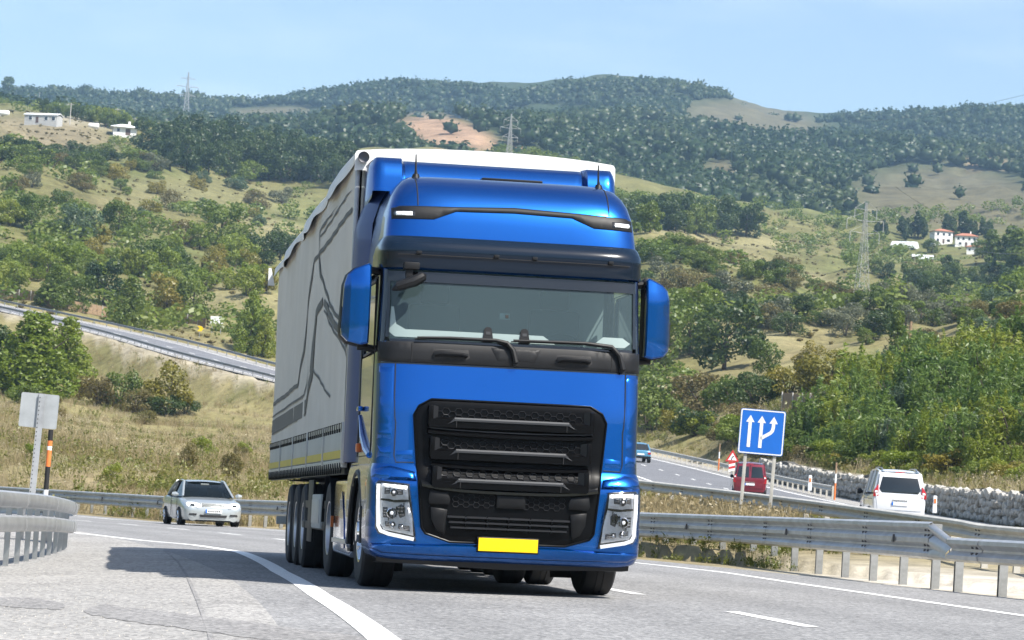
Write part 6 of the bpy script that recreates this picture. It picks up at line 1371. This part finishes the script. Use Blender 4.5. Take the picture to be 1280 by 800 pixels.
# ---------------------------------------------------------------- far woods: one mass of small crowns
def ico(sub):
    bm=bmesh.new(); bmesh.ops.create_icosphere(bm,subdivisions=sub,radius=1.); bm.verts.index_update(); V=np.array([q.co[:] for q in bm.verts]); F=np.array([[w.index for w in f.verts] for f in bm.faces]); bm.free(); return V,F
IV,IF=ico(2)
def proto_far(seed,ncard=16,size=.10,sub=2):
    """one rounded, lumpy crown with a few loose sprays"""
    rg=np.random.RandomState(seed); V,F=ico(sub); d=V.copy(); r=np.ones(len(V))
    for _ in range(7):
        c=rg.normal(0,1,3); c/=np.linalg.norm(c); r+=.22*np.exp(-((d-c)**2).sum(1)/.25)
    r*=rg.uniform(.72,1.12,len(V)); P=d*r[:,None]*np.array([.29,.29,.34])*rg.uniform(.85,1.15,3)+np.array([0,0,.44]); P[:,2]=np.maximum(P[:,2],-.02)
    k=rg.randint(0,len(P),ncard); k=k[P[k,2]>.2]; CV,CF=cards(P[k]*rg.uniform(.98,1.32,(len(k),1)),d[k],size,1.2,rg,.55); n=len(P)
    T=np.concatenate([F,CF[:,[0,1,2]]+n,CF[:,[0,2,3]]+n]); VV=np.concatenate([P,CV]); lv=np.concatenate([np.clip(.35+.3*(r-1.)*2+rg.uniform(-.2,.2,len(P)),0,1),np.repeat(rg.rand(len(k)),4)]); return VV,T,lv
FAR=[proto_far(s,40,.074,1) for s in range(100,110)]; HEATH=[proto_far(s,8,.12,1) for s in range(120,124)]
def proto_near(seed,n=60,size=.07):
    rg=np.random.RandomState(seed); L=[(0,0,.5,.42,.42,.45)]+[(.3*math.cos(a),.3*math.sin(a),rg.uniform(.35,.75),.22,.22,.2) for a in rg.uniform(0,6.28,5)]
    V,F,lv=lobes_crown(L,n*2,size,1.2,seed,jit=.45,inner=.0); return V,np.concatenate([F[:,[0,1,2]],F[:,[0,2,3]]]),lv
NEARF=[proto_near(s) for s in range(110,114)]
_run=np.minimum.accumulate(np.where(GY>5,PYg,9999.),axis=1)
def seen(X,Y,Hh,back=25.):
    az=np.arctan2(X,Y); d=np.hypot(X,Y); i=np.clip(np.searchsorted(_az,az),0,len(_az)-1); j=np.clip(np.searchsorted(_dd,d-back)-1,0,len(_dd)-1)
    px_,py_=to_px(X,Y,Zt(X,Y)+Hh); return py_<_run[i,j]+2
def mass(name,label,X,Y,Hh,W,mat,cat='woodland',protos=FAR,tint=None,sm=False):
    ok=seen(X,Y,Hh); X,Y,Hh,W=X[ok],Y[ok],Hh[ok],W[ok]; tint=None if tint is None else tint[ok]
    Z=Zt(X,Y); n=len(X); rg=np.random.RandomState(9); k=rg.randint(0,len(protos),n); Vs=[];Fs=[];Ls=[];b=0
    for v,(V,F,lv) in enumerate(protos):
        i=np.nonzero(k==v)[0]
        if len(i)==0: continue
        a=rg.uniform(0,6.28,len(i)); c,s_=np.cos(a)[:,None],np.sin(a)[:,None]
        x=(V[None,:,0]*c-V[None,:,1]*s_)*W[i][:,None]+X[i][:,None]; y=(V[None,:,0]*s_+V[None,:,1]*c)*W[i][:,None]+Y[i][:,None]; z=V[None,:,2]*Hh[i][:,None]+Z[i][:,None]-.04*Hh[i][:,None]
        Vs.append(np.stack([x,y,z],-1).reshape(-1,3)); Fs.append((F[None]+(np.arange(len(i))*len(V))[:,None,None]+b).reshape(-1,F.shape[1])); b+=len(i)*len(V)
        tv=rg.rand(len(i)) if tint is None else tint[i]
        Ls.append(np.clip(lv[None]*.5+tv[:,None]*.9,0,1.8).reshape(-1))
    o=link(name,np_mesh(name,np.concatenate(Vs),np.concatenate(Fs),MAT[mat],{'lv':('FLOAT','POINT',np.concatenate(Ls))},smooth_=sm)); print(name,n,'tris',sum(len(f)*(f.shape[1]-2) for f in Fs)); tag(o,label,cat,kind='stuff'); return o
def forest(n,d0,d1,seed):
    rg=np.random.RandomState(seed); d=np.sqrt(rg.uniform(d0**2,d1**2,n)); u=rg.uniform(-60,1340,n); X=(u-640)/FPX*d; Y=d; Z=Zt(X,Y); px,py=to_px(X,Y,Z); return X,Y,px,py,rg
def elm(px,py,cx,cy,rx,ry,rot=0):
    c,s=math.cos(R_(rot)),math.sin(R_(rot)); a=((px-cx)*c+(py-cy)*s)/rx; b=(-(px-cx)*s+(py-cy)*c)/ry; return np.hypot(a,b)
X,Y,px,py,rg=forest(13500,1250,2650,3)
den=vnoise(X,Y,120,8)*.6+vnoise(X,Y,45,9)*.4; keep=den>.34
BARE=[(562,172,66,25,14),(640,190,34,10,20),(945,152,85,22,8),(1190,250,125,40,4),(900,215,30,12,0),(340,141,60,8,-2),(1235,203,25,5,5)]
for a in BARE: keep&=(elm(px,py,*a)>1.05)|(rg.rand(len(X))<.02)
X,Y,px,py,den=X[keep],Y[keep],px[keep],py[keep],den[keep]; h=rg.uniform(5.5,11.5,len(X))*(.7+.6*den); mass('far_woods','dense dark woods covering the far mountain ridge',X,Y,h,h*rg.uniform(1.1,1.65,len(X)),'leaf_far',tint=np.clip(vnoise(X,Y,150,12)*.8+vnoise(X,Y,45,13)*.7-.5+rg.uniform(0,.45,len(X)),0,1),sm=True)
# low heath on the middle slopes
X,Y,px,py,rg=forest(7000,430,1150,14); keep=(vnoise(X,Y,40,28)*.5+vnoise(X,Y,12,29)*.5>.42)
X,Y,px,py=X[keep],Y[keep],px[keep],py[keep]; h=rg.uniform(.35,1.1,len(X)); mass('heath','low brownish heath and grass tussocks on the middle slopes',X,Y,h,h*rg.uniform(1.3,2.6,len(X)),'leaf_brush',cat='heath',tint=rg.uniform(0,1,len(X)),protos=HEATH)
X,Y,px,py,rg=forest(3400,430,1250,4); den=vnoise(X,Y,60,18)*.6+vnoise(X,Y,25,19)*.4; keep=(den>.52)&(px>-40)
FLD=[(835,285,60,14,12),(930,300,60,10,8),(1000,345,80,9,14),(1100,385,40,6,5),(345,285,45,10,8),(300,375,70,16,4),(250,245,110,22,4),(60,165,80,22,8),(120,255,80,10,0),(960,425,50,8,-3),(1185,312,62,20,5),(115,165,70,14,6)]
for a in FLD: keep&=elm(px,py,*a)>1.
X,Y,px,py=X[keep],Y[keep],px[keep],py[keep]; h=rg.uniform(1.5,5.5,len(X)); mass('scrub','low green scrub scattered over the middle slopes',X,Y,h,h*rg.uniform(1.,1.6,len(X)),'leaf_mid',cat='scrub',protos=NEARF)
# ---------------------------------------------------------------- weeds and grasses
leafmat('weed',(.22,.17,.075),(.35,.28,.15),(.56,.49,.34),.4); leafmat('weed_green',(.10,.125,.025),(.165,.185,.04),(.25,.23,.07),.4)
def tuft(seed,n=19,leafy=0):
    rg=np.random.RandomState(seed); V=[];F=[];lv=[]
    for k in range(n):
        a=rg.uniform(0,6.28); r0=.38*math.sqrt(rg.rand()); h=rg.uniform(.35,1.); l=rg.uniform(.05,.45); w=rg.uniform(.008,.016); b=rg.uniform(0,6.28)
        p=np.array([r0*math.cos(b),r0*math.sin(b),-.05]); t=p+np.array([l*math.cos(a),l*math.sin(a),h]); q=np.array([-math.sin(b+a),math.cos(b+a),0])*w
        i=len(V); V+=[p-q,p+q,t+q*.4,t-q*.4]; F+=[[i,i+1,i+2,i+3]]; lv+=[rg.rand()*.7]*4
        for _ in range(3 if leafy else (k%2)):
            j=len(V); z=rg.uniform(.35,1.) if leafy else rg.uniform(.9,1.03); c0=p+(t-p)*z; s_=.05 if leafy else .026; e=rg.normal(0,s_,3); f_=rg.normal(0,s_,3); V+=[c0-e,c0+f_,c0+e,c0-f_]; F.append([j,j+1,j+2,j+3]); lv+=[rg.rand() if leafy else 1.]*4
    return np.array(V),np.array(F),np.array(lv)
TU=[tuft(s) for s in range(5)]; TW=[tuft(s,13,1) for s in range(5,10)]
def weeds(name,label,poly,n,hr,mat,protos,seed,dmax=420,dmin=60,width=(.8,1.4),cond=None,uni=False):
    rg=np.random.RandomState(seed); u=rg.uniform(poly[0],poly[1],n); d=np.exp(rg.uniform(math.log(dmin),math.log(dmax),n)) if not uni else rg.uniform(dmin,dmax,n); X=(u-640)/FPX*d; Y=d
    t_,_=opp_near(X,Y); rho=rho_of(X,Y); ok=(np.abs(t_)>6.9)&((rho>6.6)|(rho<-9.8)|(Y>230))
    if cond is not None: ok&=cond(X,Y,t_,rho)
    X,Y=X[ok],Y[ok]; h=rg.uniform(*hr,len(X))*(.6+.8*vnoise(X,Y,14,seed)); mass(name,label,X,Y,h,h*rg.uniform(*width,len(X)),mat,'weeds',protos,tint=np.clip(vnoise(X,Y,7,seed+1)*1.3-.15,0,1))
weeds('dry_weeds','dry straw-coloured weeds covering the bank behind the far guardrail',(-60,460),9500,(.3,.9),'weed',TU,1,dmin=98,dmax=400)
weeds('green_weeds','leafy green weeds among the dry grass on the left bank',(-60,460),2600,(.3,.85),'weed_green',TW,2,dmin=98,dmax=380)
weeds('bank_grass','short dry grass on the cutting below the hillside road',(-60,460),4500,(.25,.7),'weed',TU,11,dmin=230,dmax=470,uni=True)
weeds('median_grass','tall yellow grass in the median behind the near guardrail',(770,1010),3000,(.28,.62),'weed',TU,3,dmin=58,dmax=120,cond=lambda X,Y,t,r:(r>7.6)&(t<-6.5))
weeds('median_weeds','green weeds in the median under the blue sign',(790,1130),1300,(.2,.5),'weed_green',TW,4,dmin=52,dmax=95,cond=lambda X,Y,t,r:(r>7.8)&(t<-6.5))
weeds('slope_grass','dry grass and weeds on the slope above the stone wall',(800,1330),5500,(.4,1.0),'weed',TU,5,dmin=80,dmax=330,cond=lambda X,Y,t,r:t>7.6)
weeds('slope_weeds','green weeds on the slope above the stone wall',(800,1330),2600,(.4,1.1),'weed_green',TW,6,dmin=80,dmax=330,cond=lambda X,Y,t,r:t>7.6)
# loose gravel along the left verge, weeds at the post feet
mk('gravel',(.40,.38,.34),.9,var=.3,vscale=20)
rg=np.random.RandomState(8); pts=[]
for k in range(700):
    px_=rg.uniform(-20,330)*rg.uniform(.2,1); p=on_road(px_,rg.uniform(686,800)); s_,r_=sidx(p)
    if r_<-4.6: pts.append(p)
mb=MB()
for p in pts:
    s_=rg.uniform(.003,.010); q=[p+Vector((rg.uniform(-1,1)*s_,rg.uniform(-1,1)*s_,z)) for z in (0,0,0)]; a=rg.uniform(0,6.28); B=[p+Vector((math.cos(a+k*2.09)*s_,math.sin(a+k*2.09)*s_,-.002)) for k in range(3)]; mb.add(B+[p+Vector((rg.uniform(-.4,.4)*s_,rg.uniform(-.4,.4)*s_,s_*.9))],[(0,1,3),(1,2,3),(2,0,3)])
tag(mb.build('gravel',MAT['gravel'],ang=0),'loose pale gravel strewn along the left verge','gravel',kind='stuff')
weeds('verge_weeds','low weeds at the feet of the near right guardrail posts',(800,1010),700,(.12,.4),'weed_green',TW,12,dmin=44,dmax=62,cond=lambda X,Y,t,r:(r>6.6)&(r<9))
# ---------------------------------------------------------------- the air
m=bpy.data.materials.new('haze'); m.use_nodes=True; t=m.node_tree; t.nodes.clear(); o=t.nodes.new('ShaderNodeOutputMaterial'); pv=t.nodes.new('ShaderNodeVolumePrincipled'); pv.inputs['Color'].default_value=(.45,.72,1,1); pv.inputs['Density'].default_value=.00012; pv.inputs['Anisotropy'].default_value=.0; t.links.new(pv.outputs[0],o.inputs['Volume'])
zmin=float(GZ.min())-3; zmax=float(GZ.max())+40
mb=MB(); mb.box((0,0,(zmin+zmax)/2),(6060,6060,zmax-zmin)); hz=mb.build('haze',m,ang=0); tag(hz,'thin blue summer haze over the valley','haze',kind='stuff')
